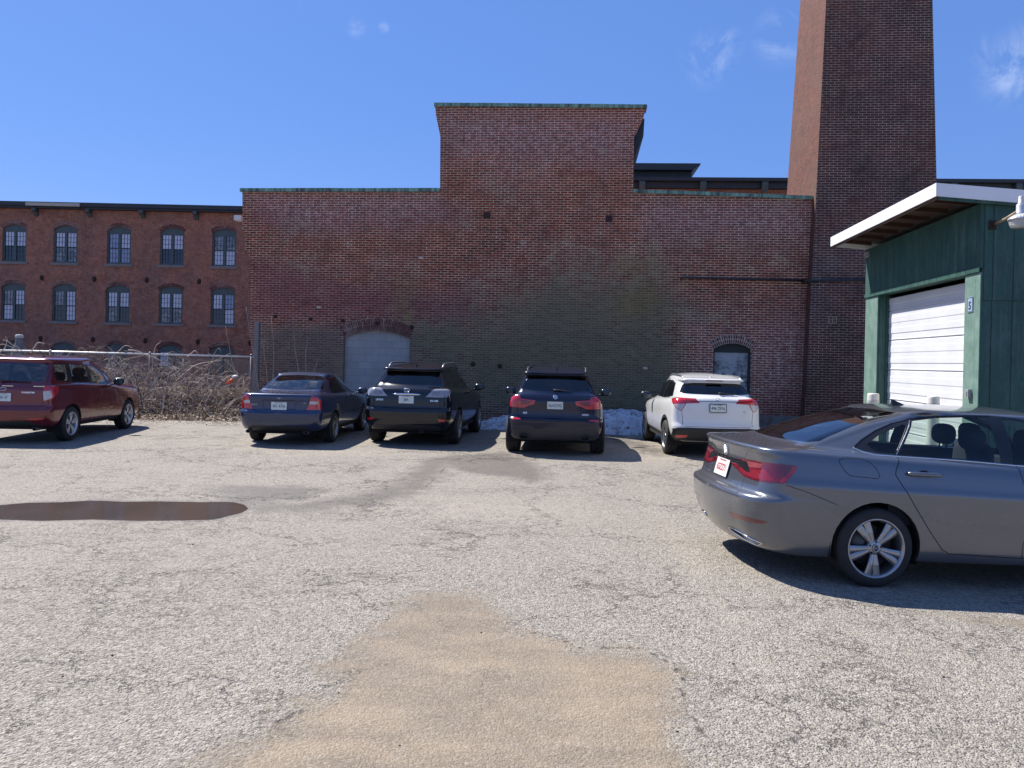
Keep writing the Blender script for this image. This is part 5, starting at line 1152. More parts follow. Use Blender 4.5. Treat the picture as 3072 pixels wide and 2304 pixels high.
    def cabin(s, L, hw, seats, zfl=0.70, belt=0.95, y0=0.6, y1=3.4, shelf=None):
        b = MB(); b.box(-hw, hw, y0-s.ra, y1-s.ra, .5, zfl)
        if shelf: b.box(-hw+.05, hw-.05, shelf[0]-s.ra, shelf[1]-s.ra, shelf[2]-.03, shelf[2])
        b.box(-hw+.05, hw-.05, y1-.45-s.ra, y1-.1-s.ra, .7, belt+.02)
        for (x, y, zt, hr) in seats:
            if hr == 2: b.ell((x, y-s.ra, zt), (.135, .075, .10), 16, 10, .75); b.tube([(x-.05, y-s.ra, zt-.2), (x-.05, y-s.ra, zt)], .007, 6); b.tube([(x+.05, y-s.ra, zt-.2), (x+.05, y-s.ra, zt)], .007, 6); continue
            b.ell((x, y-s.ra, (zfl+zt)/2), (.25, .075, (zt-zfl)/2+.02), 14, 8, .55, M=None)
            if hr: b.ell((x, y-.05-s.ra, zt+.10), (.135, .055, .095), 14, 8, .7); b.tube([(x-.05, y-.03-s.ra, zt-.05), (x-.05, y-.04-s.ra, zt+.06)], .007, 6); b.tube([(x+.05, y-.03-s.ra, zt-.05), (x+.05, y-.04-s.ra, zt+.06)], .007, 6)
        b.build('seats', M_SEAT, s.root)
    def mirror(s, x, y, z, mat, w_=.11, h_=.075, sgs=(1, -1)):
        for sg in sgs:
            b = MB(); b.ell((sg*(x+.10), y-s.ra, z), (w_, .07, h_), 18, 12, .8); b.tube([(sg*(x-.06), y+.02-s.ra, z-h_*.7), (sg*(x+.05), y-s.ra, z-h_*.6)], .022, 8); o = b.build('side_mirror', mat, s.root)
            b = MB(); b.ell((sg*(x+.10), y-.052-s.ra, z), (w_*.82, .022, h_*.78), 18, 10, .75); b.build('mirror_glass', M_MIRR, o)
    def rails(s, x, y0, y1, lift, r, mat, drop=0.02, n=12):
        for sg in (1, -1):
            pts = []
            for i in range(n+1):
                y = y0+(y1-y0)*i/n; p, _ = s.hittop(sg*(x-0.0), y); e = min(1, min(i, n-i)/1.6); pts.append((sg*x, y-s.ra, (p.z if p else 1.5)-drop*(1-e)+lift*e))
            b = MB(); b.tube(pts, r, 8); b.build('roof_rail', mat, s.root)
    def fin(s, y, mat, h_=.06, l_=.15):
        p, _ = s.hittop(0, y); z = p.z-.006; y -= s.ra
        b = MB(); b.add([(-.022, y-l_*.35, z), (.022, y-l_*.35, z), (.024, y+l_*.2, z), (0, y+l_*.65, z), (-.024, y+l_*.2, z), (0, y-l_*.25, z+h_), (0, y-l_*.38, z+h_)], [(0, 1, 6), (1, 5, 6), (1, 2, 5), (2, 3, 5), (3, 4, 5), (4, 0, 5), (0, 6, 5)]); b.build('antenna_fin', mat, s.root)
    def wiper(s, x0, x1, z, mat=None):
        pts = []; n = 6
        for i in range(n+1):
            x = x0+(x1-x0)*i/n; p, n_ = s.hit(x, z-.012*abs(i-1)*.3); pts.append((x, (p.y if p else .3)-s.ra-.022, z-.012*abs(i-1)*.3))
        b = MB(); b.tube(pts, [.020, .015, .011, .009, .008, .007, .006], 6); b.ell(pts[0], (.04, .022, .026), 12, 8); b.build('rear_wiper', mat or M_BLACK, s.root)
    def pipes(s, xs_, y, z, rx, rz, mat=None):
        for x in xs_:
            b = MB(); n = 20; o_ = [(x+rx*math.cos(a), z+rz*math.sin(a)) for a in np.linspace(0, 2*math.pi, n+1)[:-1]]; i_ = [(x+rx*.8*math.cos(a), z+rz*.78*math.sin(a)) for a in np.linspace(0, 2*math.pi, n+1)[:-1]]
            y_ = y-s.ra; vs_ = [(p, y_+.18, q) for p, q in o_]+[(p, y_, q) for p, q in o_]+[(p, y_, q) for p, q in i_]+[(p, y_+.08, q) for p, q in i_]
            fs_ = [(k*n+j, k*n+(j+1) % n, (k+1)*n+(j+1) % n, (k+1)*n+j) for k in range(3) for j in range(n)]; b.add(vs_, fs_, 0, True); b.add([(p, y_+.08, q) for p, q in i_], [tuple(range(n))], 1); b.build('exhaust_tip', [mat or M_ALLOYD, M_DARK], s.root)
    def ring(s, x, z, rx, rz, r=.0045, off=.006, mat=None, strokes=(), name='emblem', M=None):
        M = M if M is not None else s.rearM(x, z, off); b = MB(); n = 24
        b.tube([(rx*math.cos(a), rz*math.sin(a), 0) for a in np.linspace(0, 2*math.pi, n+1)], r, 6)
        for st_ in strokes: b.tube([(p[0], p[1], 0) for p in st_], r*.85, 6)
        o = b.build(name, mat or M_CHROME, s.root); o.data.transform(M); return o
    def disc(s, x, z, rx, mat, off=.003, M=None):
        b = MB(); b.lathe([(0, .002), (rx, .001), (rx, -.003)], 24); o = b.build('emblem_disc', mat, s.root); o.data.transform(M if M is not None else s.rearM(x, z, off)); return o
GROUP = 'cars parked in the lot'
def seams(mode, pts, w_=0.007): return ('seam', mode, pts, None, {'seam': w_})
# ---- silver-grey sedan, nearest, rear half in view
PJ = paint('paint_metallic_grey', (0.125, 0.135, 0.155), 0.6, 0.25, 0.04)
c = Car('grey_sedan', 'metallic grey sedan with tinted glass, nearest to the camera, cut off by the right edge', 'car', (2.96, 7.25), 85, -0.04, 2.0, 1.04, 1.09, PJ)
rows = [('low', .20, .30, .78, dict(rb=.20, rc=.38, ry=.30)), ('low', .225, .16, .85, dict(rb=.18, rc=.36, ry=.30)), ('low', .30, .09, .878, dict(rb=.16, rc=.36, ry=.30)), ('low', .42, .035, .888, dict(rb=.14, rc=.36, ry=.30)), ('low', .55, .005, .896, dict(rb=.13, rc=.36, ry=.30)),
        ('low', .645, .0, .900, dict(rb=.13, rc=.36, ry=.30)), ('low', .668, .02, .901, dict(rb=.13, rc=.34, ry=.30)), ('low', .685, .085, .902, dict(rb=.12, rc=.28, ry=.26)), ('low', .74, .11, .903, dict(rb=.11, rc=.24, ry=.25)), ('low', .80, .125, .902, dict(rb=.10, rc=.23, ry=.24)),
        ('low', .822, .13, .893, dict(rb=.10, rc=.23, ry=.24)), ('low', .93, .145, .872, dict(rb=.10, rc=.24, ry=.24)), ('low', 1.0, .135, .858, dict(rb=.10, rc=.26, ry=.24)), ('low', 1.035, .115, .845, dict(rb=.10, rc=.28, ry=.24)),
        ('deck', 1.052, .13, .83, dict(rc=.28, rb=.10)), ('deck', 1.056, .20, .815, dict(rc=.28, rb=.09)), ('deck', 1.066, .33, .80, dict(rc=.26, rb=.06)), ('deck', 1.078, .45, .79, dict(rc=.2, rb=.05, tr=.12)),
        ('gh', 1.086, .50, .780, dict(tr=.16, rb=.05, rc=.12)), ('gh', 1.17, .73, .735, dict(tr=.15)), ('gh', 1.28, 1.05, .67, dict(tr=.12)), ('gh', 1.375, 1.40, .60, dict(tr=.07)),
        ('roof', 1.405, 1.53, .565), ('roof', 1.422, 1.62, .49), ('roof', 1.435, 1.70, .34), ('roof', 1.441, 1.76, .17), ('roof', 1.443, 1.80, .0)]
c.prep(keyset(rows, 4.70, .9, hood=.80, belt=(1.005, .93), cowl=(3.65, 1.03), head=(3.0, 1.405), roofz=1.468, peak=2.6), 0.03)
o4, k4 = (2050, 1150), 2.1644; oj, kj = (2070, 1250), 4.1475; o7, k7 = (2600, 1180), 4.686
trim = c.tr('side', o4, k4, [(1098, 412), (1150, 365), (1240, 305), (1340, 260), (1480, 226), (1640, 210), (1830, 205), (1990, 208), (2120, 220)]) + [(2.75, 1.365), (3.1, 1.25), (3.42, 1.10), (3.5, 1.02)] + c.tr('side', o4, k4, [(2160, 528), (1800, 496), (1390, 468), (1250, 458), (1170, 440)])
pq = c.tr('side', o4, k4, [(1190, 398), (1270, 335), (1420, 268), (1440, 272), (1372, 455), (1260, 448)])
pr = c.tr('side', o4, k4, [(1484, 246), (1640, 226), (1830, 221), (1966, 224), (2060, 518), (1800, 490), (1402, 462)])
tb = c.tr('side', o4, k4, [(2140, 528)])[0]; tt = c.tr('side', o4, k4, [(2070, 230)])[0]
pf = [tb, tt, (2.74, 1.34), (3.05, 1.24), (3.34, 1.10), (3.4, 1.035)]
rw = [(-.02, 1.095), (.30, 1.098), (.55, 1.105), (.575, 1.12), (.50, 1.25), (.44, 1.36), (.38, 1.385), (-.02, 1.395)]
lampo = [(445, 560), (500, 522), (600, 520), (720, 535), (900, 560), (1100, 585), (1300, 605), (1345, 625), (1290, 715), (1175, 838), (1000, 825), (800, 790), (680, 745), (580, 650), (520, 590)]
cuts = [('rear_window', 'top', rw, M_GLD, {'mid': True, 'off': -.002}),
        ('windshield', 'front', [(-.02, 1.07), (.60, 1.07), (.52, 1.37), (-.02, 1.385)], M_GLC, {'mid': True, 'off': -.002}),
        ('window_trim', 'side', trim, M_TRIM, {'rim': False}), ('side_window', 'side', pq, M_GLC, {'off': -.003}), ('side_window', 'side', pr, M_GLC, {'off': -.003}), ('side_window', 'side', pf, M_GLC, {'off': -.003}),
        ('tail_lamp', 'diag', c.tr('diag', oj, kj, lampo), M_DRED, {'off': .002}),
        ('lens_strip', 'diag', c.tr('diag', oj, kj, [(470, 560), (520, 530), (660, 540), (900, 590), (880, 640), (760, 630), (620, 600)]), lens('pale_red_lens', (0.34, 0.075, 0.085)), {'off': .003, 'parent': 'tail_lamp', 'rim': False}),
        ('lens_edge', 'diag', c.tr('diag', oj, kj, [(1345, 625), (1285, 618), (1230, 700), (1115, 812), (1175, 838), (1290, 715)]), lens('edge_red_lens', (0.42, 0.010, 0.022)), {'off': .003, 'parent': 'tail_lamp', 'rim': False}),
        ('lens_lower', 'diag', c.tr('diag', oj, kj, [(600, 640), (700, 640), (940, 665), (1060, 800), (800, 770), (680, 720)]), lens('deep_red_lens', (0.26, 0.010, 0.016)), {'off': .003, 'parent': 'tail_lamp', 'rim': False}),
        ('rear_reflector', 'diag', c.tr('diag', oj, kj, [(490, 1185), (700, 1245), (900, 1290), (975, 1312), (900, 1335), (700, 1300), (530, 1250)]), M_DRED, {'off': .001}),
        ('plate_recess', 'rear', [(-.02, .905), (.42, .905), (.50, .83), (.46, .82), (.26, .865), (-.02, .865)], M_TRIM, {'mid': True}),
        seams('side', c.tr('side', o4, k4, [(1388, 478), (1383, 560), (1378, 592), (1420, 660), (1500, 790), (1600, 960), (1680, 1080), (1722, 1106), (2100, 1132), (2205, 1138)])),
        seams('side', c.tr('side', o4, k4, [(2165, 540), (2190, 590), (2225, 700), (2222, 1000), (2205, 1050), (2196, 1132)])),
        seams('side', c.tr('side', o4, k4, [(1012, 496), (1045, 485), (1150, 489), (1210, 512), (1255, 555), (1277, 602), (1262, 620), (1130, 606), (1082, 600), (1040, 560), (1012, 510), (1012, 496)]), .005),
        seams('diag', c.tr('diag', oj, kj, [(712, 438), (690, 500), (680, 520)]), .005), seams('diag', c.tr('diag', oj, kj, [(672, 772), (600, 905), (588, 950), (400, 880), (240, 770)]), .005),
        seams('side', c.tr('side', o4, k4, [(670, 662), (800, 705), (930, 760), (1000, 790)]), .005)]
YA = 1.075; wr = .318
c.body(cuts, [(YA, wr+.005, .362), (YA+2.686, wr+.005, .362)])
c.wheels(YA, YA+2.686, .775, wr, .234, w_=.21, style='twin5', rot=R(-22))
c.under(4.7, YA, YA+2.686, wr, .88)
h1 = c.atx(2830.5, 1301, -.36); h2 = c.atx(2916, 1318, .36)
c.cabin(4.7, .80, [(.37, 2.75, 1.10, 1), (-.37, 2.75, 1.10, 1), (.42, 1.55, .97, 0), (-.42, 1.55, .97, 0), (-.36, h1.y, h1.z, 2), (.36, h2.y, h2.z, 2)], zfl=.72, belt=.95, y0=1.2, y1=3.5, shelf=(.55, 1.45, 1.0))
def surf_tube(c, pts, r, mat, name, sg=1, off=.002):
    q = []
    for y, z in pts:
        p, n_ = c.hitside(y, z, sg)
        if p is None: continue
        q.append((p.x+sg*off, p.y-c.ra, p.z))
    b = MB(); b.tube(q, r, 6); return b.build(name, mat, c.root)
def dens(pts, n=6):
    o = []
    for a, b_ in zip(pts[:-1], pts[1:]): o += [(a[0]+(b_[0]-a[0])*i/n, a[1]+(b_[1]-a[1])*i/n) for i in range(n)]
    return o+[pts[-1]]
lo = c.tr('side', o4, k4, [(1103, 418), (1170, 446), (1250, 464), (1390, 474), (1800, 502), (2160, 535)])+[(3.2, 1.01)]
up = c.tr('side', o4, k4, [(1103, 414), (1150, 368), (1240, 308), (1340, 263), (1480, 229), (1640, 213), (1830, 208), (1990, 211)])
for sg in (1, -1):
    surf_tube(c, dens(lo), .006, M_CHROME, 'belt_moulding', sg); surf_tube(c, dens(up), .004, M_TRIM, 'window_moulding', sg)
    surf_tube(c, dens(c.tr('side', o4, k4, [(1470, 240), (1382, 462)])), .006, M_ALLOY, 'pillar_strip', sg); surf_tube(c, dens(c.tr('side', o4, k4, [(1452, 262), (1376, 460)])), .005, M_TRIM, 'pillar_strip', sg)
hp = c.tr('side', o4, k4, [(1450, 572), (1676, 602), (1560, 590)])
for sg in (1, -1):
    for (ya_, yb_, zc) in ((hp[0][0], hp[1][0], hp[2][1]), (hp[0][0]+1.02, hp[1][0]+1.02, hp[2][1]-.04)):
        p, _ = c.hitside((ya_+yb_)/2, zc, sg); ym = (ya_+yb_)/2-c.ra; b = MB()
        n_ = 8; b.tube([(p.x+sg*(.012+.020*math.sin(math.pi*i/n_)), ya_+(yb_-ya_)*i/n_-c.ra, zc) for i in range(n_+1)], [.012]+[.019]*(n_-1)+[.012], 10); o = b.build('door_handle', PJ, c.root)
        b = MB(); b.ell((p.x-sg*.002, ym, zc), (.006, .05, .030), 16, 8); b.build('handle_cup', M_DARK, o)
c.mirror(.93, 3.0, 1.02, PJ)
c.fin(1.72, M_BLACK, .055, .16)
# rear details
pl = c.tr('rear', oj, kj, [(335, 665)])[0]
o, Mp = c.plate('6SZZ71', -0.01, .80, M_PRED, .085, sub='MASSACHUSETTS')
E1 = c.rearM(0, .965, .004)
c.disc(0, .975, .050, M_TRIM, M=E1 @ Matrix.Translation((0, 0, -.001))); c.ring(0, .975, .050, .050, .005, M=E1, strokes=[[(-.026, .034), (-.008, -.006), (0, .006), (.008, -.006), (.026, .034)], [(-.040, .018), (-.020, -.036), (0, .002), (.020, -.036), (.040, .018)]])
E2 = Matrix.Translation((.775+.105-.009, YA-c.ra, wr)) @ Matrix(((0, 0, 1, 0), (1, 0, 0, 0), (0, 1, 0, 0), (0, 0, 0, 1)))
c.ring(0, 0, .026, .026, .0025, M=E2, strokes=[[(-.013, .018), (-.004, -.003), (0, .003), (.004, -.003), (.013, .018)], [(-.021, .009), (-.010, -.019), (0, .001), (.010, -.019), (.021, .009)]])
for sg in (1, -1):
    pts = []
    for x, z in [(.30, .33), (.42, .325), (.52, .315), (.62, .30), (.70, .285), (.62, .25), (.50, .262), (.38, .285), (.30, .30), (.30, .33)]:
        p, n_ = c.hit(x*sg, z); pts.append((p.x, p.y-.006-c.ra, p.z)) if p else None
    b = MB(); b.tube(pts, .006, 6); b.build('exhaust_trim', M_CHROME, c.root); b = MB(); b.add([(x, y+.003, z) for x, y, z in pts[:-1]], [tuple(range(len(pts)-1))]); b.build('exhaust_opening', M_DARK, c.root)

# ---- generic details for the SUVs
def lines(c, mode, org, k, *polys, w_=.006): return [seams(mode, c.tr(mode, org, k, p), w_) for p in polys]
# ---- dark blue sedan
PB = paint('paint_dark_blue', (0.010, 0.024, 0.075), 0.35, 0.28, 0.02)
c = Car('blue_sedan', 'dark blue sedan with red and clear tail lamps beside the blocked-up arch', 'car', (-4.486, 15.985), 1.77, 0, 0, 1.0, 1.07, PB)
rows = [('low', .28, .24, .74, dict(rc=.30)), ('low', .31, .13, .80, dict(rc=.30)), ('low', .42, .05, .84, dict(rc=.30)), ('low', .55, .02, .86, dict(rc=.30)), ('low', .655, .015, .868, dict(rc=.30)), ('low', .685, .045, .868, dict(rc=.28)), ('low', .71, .08, .866), ('low', .85, .085, .860), ('low', .96, .08, .842, dict(rc=.24)), ('low', 1.00, .085, .825, dict(rc=.25)),
        ('deck', 1.022, .12, .80, dict(rc=.26)), ('deck', 1.035, .30, .77, dict(rc=.24)), ('deck', 1.045, .52, .745, dict(tr=.1)),
        ('gh', 1.055, .58, .735, dict(tr=.10, rb=.10)), ('gh', 1.15, .83, .69, dict(tr=.09, rb=.10)), ('gh', 1.26, 1.12, .635, dict(tr=.07, rb=.09)), ('gh', 1.35, 1.40, .575, dict(tr=.04, rb=.08)),
        ('roof', 1.378, 1.50, .545), ('roof', 1.40, 1.57, .47), ('roof', 1.415, 1.62, .33), ('roof', 1.422, 1.66, .16), ('roof', 1.424, 1.7, .0)]
c.prep(keyset(rows, 4.67, .865, hood=.78, belt=(.97, .90), cowl=(3.35, 1.0), head=(2.6, 1.36), roofz=1.436, peak=2.1))
O_, K_ = (720, 1090), 5.53
out_ = c.tr('side', O_, K_, [(1468, 300), (1502, 222), (1600, 202), (1700, 240), (1800, 322), (1880, 470), (1878, 498), (1560, 500), (1484, 410)])
cuts = [('rear_window', 'top', [(-.02, 1.075), (.45, 1.085), (.60, 1.10), (.62, 1.115), (.54, 1.26), (.49, 1.335), (.42, 1.35), (-.02, 1.365)], M_GLD, {'mid': True, 'off': -.002}),
        ('windshield', 'front', [(-.02, 1.05), (.58, 1.05), (.50, 1.34), (-.02, 1.355)], M_GLC, {'mid': True}),
        ('window_trim', 'side', out_, M_TRIM, {'rim': False}), ('side_window', 'side', c.tr('side', O_, K_, [(1486, 300), (1514, 236), (1596, 220), (1700, 490), (1568, 490), (1496, 402)]), M_GLV, {'off': -.003}),
        ('side_window', 'side', c.tr('side', O_, K_, [(1628, 226), (1700, 256), (1790, 338), (1866, 478), (1862, 490), (1728, 490)]), M_GLV, {'off': -.003}),
        ('tail_lamp', 'diag', c.tr('diag', O_, K_, [(1180, 532), (1270, 555), (1360, 640), (1345, 768), (1095, 775), (1150, 680)]), M_RED, {'off': .002}),
        ('reversing_lens', 'diag', c.tr('diag', O_, K_, [(1163, 628), (1288, 636), (1284, 682), (1148, 684)]), M_CLEAR, {'off': .003, 'parent': 'tail_lamp', 'rim': False}),
        ('rear_valance', 'rear', [(-.02, .40), (.50, .40), (.58, .37), (.66, .27), (-.02, .2)], M_BLACK, {'mid': True, 'rim': False})]
cuts += lines(c, 'rear', O_, K_, [(1140, 690), (1085, 775), (1010, 812), (660, 822)]) + [seams('rear', [(.30, .89), (.335, .875), (.30, .72), (-.02, .715)], .008), seams('rear', [(-.02, .895), (.30, .895)], .012)]
cuts += [seams('side', [(1.52, .95), (1.50, .80), (1.68, .50), (1.75, .30), (2.55, .28), (2.58, .95)], .008), seams('side', [(2.58, .30), (3.55, .32), (3.6, .8), (3.45, .93)], .008), seams('side', [(1.55, .575), (3.5, .575)], .012)]
wr = .312; c.body(cuts, [(1.07, wr, .36), (3.74, wr, .36)]); c.wheels(1.07, 3.74, .755, wr, .215, w_=.205, style='seven', rimm=M_ALLOY); c.under(4.67, 1.07, 3.74, wr, .85)
c.cabin(4.67, .74, [(.36, 2.5, 1.15, 1), (-.36, 2.5, 1.15, 1), (.40, 1.7, 1.02, 1), (-.40, 1.7, 1.02, 1), (0, 1.7, 1.02, 1)], zfl=.72, y0=1.2, y1=3.4, shelf=(.62, 1.6, 1.01))
c.plate('451 4756', 0, .785, M_PGREEN, .080, sub='NEW HAMPSHIRE'); c.mirror(.88, 2.95, 1.0, PB)
b = MB(); M_ = c.rearM(0, .94, .006); b.tube([(-.05, .004, 0), (-.02, -.002, .002), (0, -.008, .003), (.02, -.002, .002), (.05, .004, 0)], [.002, .007, .011, .007, .002], 6); o = b.build('emblem', M_CHROME, c.root); o.data.transform(M_)
c.badge('LEGACY', -.50, .80, .035, M_ALLOY); c.badge('2.5 i', .50, .85, .03, M_ALLOY)
c.pipes((-.62, .52), .13, .275, .045, .035); 
# ---- black SUV with pale tail lamps
PX = paint('paint_black_blue', (0.004, 0.005, 0.010), 0.0, 0.2, 0.006, coat=.55, spec=.35)
c = Car('black_suv', 'black SUV with pale clear tail lamps and silver roof rails', 'car', (-1.998, 16.267), 6.3, 0, 0, 1.0, .97, PX)
rows = [('low', .30, .28, .78, dict(rc=.26)), ('low', .34, .15, .84, dict(rc=.28)), ('low', .45, .06, .90, dict(rc=.28)), ('low', .60, .02, .93, dict(rc=.28)), ('low', .72, .015, .937, dict(rc=.28)), ('low', .755, .03, .937, dict(rc=.26)), ('low', .78, .075, .937, dict(rc=.24)), ('low', .95, .085, .932, dict(rc=.22)), ('low', 1.08, .10, .915), ('low', 1.15, .13, .89),
        ('deck', 1.18, .17, .845, dict(rb=.10)), ('deck', 1.20, .20, .805, dict(rb=.12)), ('gh', 1.215, .22, .785, dict(rb=.14, rc=.2)), ('gh', 1.32, .33, .735, dict(rb=.15, rc=.2)), ('gh', 1.42, .43, .68, dict(rb=.14, rc=.2)), ('gh', 1.518, .53, .625, dict(rb=.10, side=.045)),
        ('roof', 1.530, .48, .615, dict(rb=.10, rc=.2, rise=.045)), ('roof', 1.542, .43, .612, dict(rb=.10, rc=.2, rise=.05)), ('roof', 1.562, .44, .60, dict(rb=.08, rc=.2, rise=.05)), ('roof', 1.60, .75, .575, dict(rise=.025, rc=.2, ry=.2, rb=.08)), ('roof', 1.635, 1.1, .49, dict(rise=.015)), ('roof', 1.662, 1.45, .32), ('roof', 1.672, 1.65, .15), ('roof', 1.674, 1.75, .0)]
c.prep(keyset(rows, 4.77, .94, hood=.95, belt=(1.10, 1.02), cowl=(3.45, 1.13), head=(2.75, 1.60), roofz=1.685, peak=2.2))
O_, K_ = (1080, 1060), 5.53
lampR = [(1088, 725), (1200, 612), (1240, 596), (1330, 592), (1450, 590), (1503, 610), (1500, 660), (1450, 728), (1330, 735)]
cuts = [('rear_window', 'rear', [(-.02, 1.235), (.35, 1.245), (.62, 1.275), (.66, 1.29), (.60, 1.42), (.54, 1.50), (-.02, 1.51)], M_GLV, {'mid': True, 'off': -.002}),
        ('windshield', 'front', [(-.02, 1.16), (.62, 1.16), (.54, 1.54), (-.02, 1.56)], M_GLC, {'mid': True}),
        ('window_trim', 'side', c.tr('side', O_, K_, [(1515, 262), (1560, 240), (1625, 252), (1720, 335), (1850, 555), (1700, 562), (1545, 542), (1515, 500)]), M_TRIM, {'rim': False}),
        ('side_window', 'side', c.tr('side', O_, K_, [(1528, 282), (1590, 258), (1692, 548), (1550, 534), (1526, 496)]), M_GLV, {'off': -.003}), ('side_window', 'side', c.tr('side', O_, K_, [(1628, 270), (1720, 350), (1832, 548), (1716, 552)]), M_GLV, {'off': -.003}),
        ('tail_lamp', 'diag', c.tr('diag', O_, K_, lampR), lens('smoky_clear_lens', (.34, .33, .36)), {'off': .004}), ('lamp_core', 'diag', c.tr('diag', O_, K_, [(1215, 640), (1320, 620), (1320, 710), (1180, 700)]), M_AMB, {'off': .006, 'parent': 'tail_lamp', 'rim': False}),
        ('rear_reflector', 'diag', c.tr('diag', O_, K_, [(1285, 1090), (1420, 1100), (1405, 1145), (1310, 1135)]), M_RED, {'off': .003}),
        ('rear_valance', 'rear', [(-.02, .44), (.60, .44), (.70, .38), (.72, .28), (-.02, .25)], M_BLACK, {'mid': True, 'rim': False})]
cuts += [seams('diag', c.tr('diag', O_, K_, [(1328, 740), (1325, 900), (1318, 935)]), .008), seams('rear', [(.72, .79), (.40, .775), (-.02, .77)], .008), seams('rear', [(.76, 1.05), (.745, .80)], .008)]
cuts += [seams('side', [(1.55, 1.08), (1.50, .9), (1.62, .62), (1.72, .36), (2.45, .34), (2.55, 1.07)], .008)]
wr = .365; c.body(cuts, [(.97, wr, .42), (3.71, wr, .42)]); c.wheels(.97, 3.71, .815, wr, .24, w_=.235, style='v5'); c.under(4.77, .97, 3.71, wr, .92, .26, .7)
c.cabin(4.77, .80, [(.38, 2.4, 1.28, 1), (-.38, 2.4, 1.28, 1), (.40, 1.45, 1.2, 1), (-.40, 1.45, 1.2, 1)], zfl=.85, y0=.5, y1=3.4)
c.plate('\u00b7 JBA \u00b7', 0, .945, M_PDARK, .080, sub='NEW HAMPSHIRE'); c.mirror(.95, 2.85, 1.14, PX, .12, .085)
p_ = [c.hit(x, 1.055)[0] for x in np.linspace(-.29, .29, 9)]
b = MB(); b.tube([(q.x, q.y-.014-c.ra, 1.055-.008*abs(i-4)/4) for i, q in enumerate(p_)], [.010]+[.020]*7+[.010], 8); b.build('chrome_garnish', M_CHROME, c.root)
M_ = c.rearM(0, 1.125, .008); c.ring(0, 0, .055, .040, .006, M=M_, strokes=[[(.012, .034), (-.018, -.012), (.036, -.012)]])
c.badge('LEXUS', -.555, .93, .045, sx=1.2); c.badge('RX 350', .56, .93, .045, sx=1.15); c.rails(.57, .80, 2.35, .06, .019, M_ALLOY); c.fin(.95, M_BLACK, .05, .12); c.pipes((.30,), .16, .30, .035, .03)
# ---- dark SUV straight on
PN = paint('paint_black_sapphire', (0.004, 0.007, 0.026), 0.0, 0.2, 0.008, coat=.55, spec=.35)
c = Car('navy_suv', 'blackish navy SUV seen square from behind with wide red tail lamps', 'car', (.882, 15.10), 4.6, 0, 0, 1.0, .86, PN)
rows = [('low', .27, .26, .76, dict(rc=.2)), ('low', .31, .13, .84, dict(rc=.22)), ('low', .45, .05, .905, dict(rc=.24)), ('low', .60, .02, .935, dict(rc=.24)), ('low', .675, .015, .942, dict(rc=.24)), ('low', .70, .04, .942), ('low', .73, .09, .94), ('low', .90, .10, .935), ('low', 1.03, .10, .92), ('low', 1.10, .12, .895),
        ('deck', 1.145, .15, .855), ('deck', 1.17, .185, .815), ('gh', 1.19, .20, .79, dict(rb=.1)), ('gh', 1.30, .30, .75, dict(rb=.1)), ('gh', 1.42, .40, .69, dict(rb=.1)), ('gh', 1.518, .50, .635, dict(rb=.1, side=.035)),
        ('roof', 1.530, .46, .625, dict(rb=.08, rc=.2, rise=.035)), ('roof', 1.542, .42, .62, dict(rb=.08, rc=.2, rise=.04)), ('roof', 1.560, .43, .605, dict(rb=.07, rc=.2, rise=.04)), ('roof', 1.595, .75, .58, dict(rise=.02, rc=.2, ry=.2, rb=.06)), ('roof', 1.628, 1.1, .49, dict(rise=.012)), ('roof', 1.650, 1.45, .32), ('roof', 1.659, 1.65, .15), ('roof', 1.661, 1.75, .0)]
c.prep(keyset(rows, 4.71, .945, hood=.95, belt=(1.06, .99), cowl=(3.35, 1.12), head=(2.7, 1.58), roofz=1.67, peak=2.2))
O_, K_ = (1500, 1080), 5.529
lampL = [(168, 730), (200, 612), (262, 582), (330, 592), (350, 640), (588, 670), (566, 735), (470, 756), (405, 790), (340, 788), (168, 770)]
gg = [(-.02, 1.205), (.40, 1.215), (.655, 1.245), (.675, 1.27), (.62, 1.42), (.58, 1.475), (.42, 1.50), (-.02, 1.505)]
cuts = [('rear_window', 'rear', gg, M_GLV, {'mid': True, 'off': -.002}), ('windshield', 'front', [(-.02, 1.15), (.62, 1.15), (.54, 1.53), (-.02, 1.545)], M_GLC, {'mid': True}),
        ('window_trim', 'side', [(.62, 1.18), (.80, 1.38), (1.05, 1.50), (2.0, 1.53), (2.5, 1.50), (3.25, 1.13), (2.4, 1.115), (1.0, 1.14)], M_TRIM, {'rim': False}), ('side_window', 'side', [(.75, 1.20), (.88, 1.38), (1.1, 1.47), (1.55, 1.49), (1.60, 1.145), (1.0, 1.165)], M_GLV, {'off': -.003}), ('side_window', 'side', [(1.68, 1.49), (2.1, 1.49), (2.48, 1.46), (3.0, 1.16), (1.72, 1.14)], M_GLV, {'off': -.003}),
        ('tail_lamp', 'diag', c.tr('diag', O_, K_, lampL), M_RED, {'off': .005}), ('lamp_core', 'diag', c.tr('diag', O_, K_, [(345, 662), (545, 684), (480, 728), (345, 742)]), M_DRED, {'off': .007, 'parent': 'tail_lamp', 'rim': False}),
        ('rear_reflector', 'diag', c.tr('diag', O_, K_, [(192, 955), (340, 950), (345, 985), (196, 990)]), M_RED, {'off': .003}),
        ('rear_diffuser', 'rear', [(-.02, .50), (.36, .51), (.42, .575), (.76, .57), (.80, .54), (.80, .33), (.62, .29), (.3, .25), (-.02, .25)], flat('diffuser_grey', (0.035, 0.034, 0.038), 0.5, var=.15), {'mid': True, 'rim': False}),
        ('arch_moulding', 'side', [(.86+.455*math.cos(a), .36+.455*math.sin(a)) for a in np.linspace(-.3, math.pi+.3, 18)], MATS['diffuser_grey'], {'rim': False})]
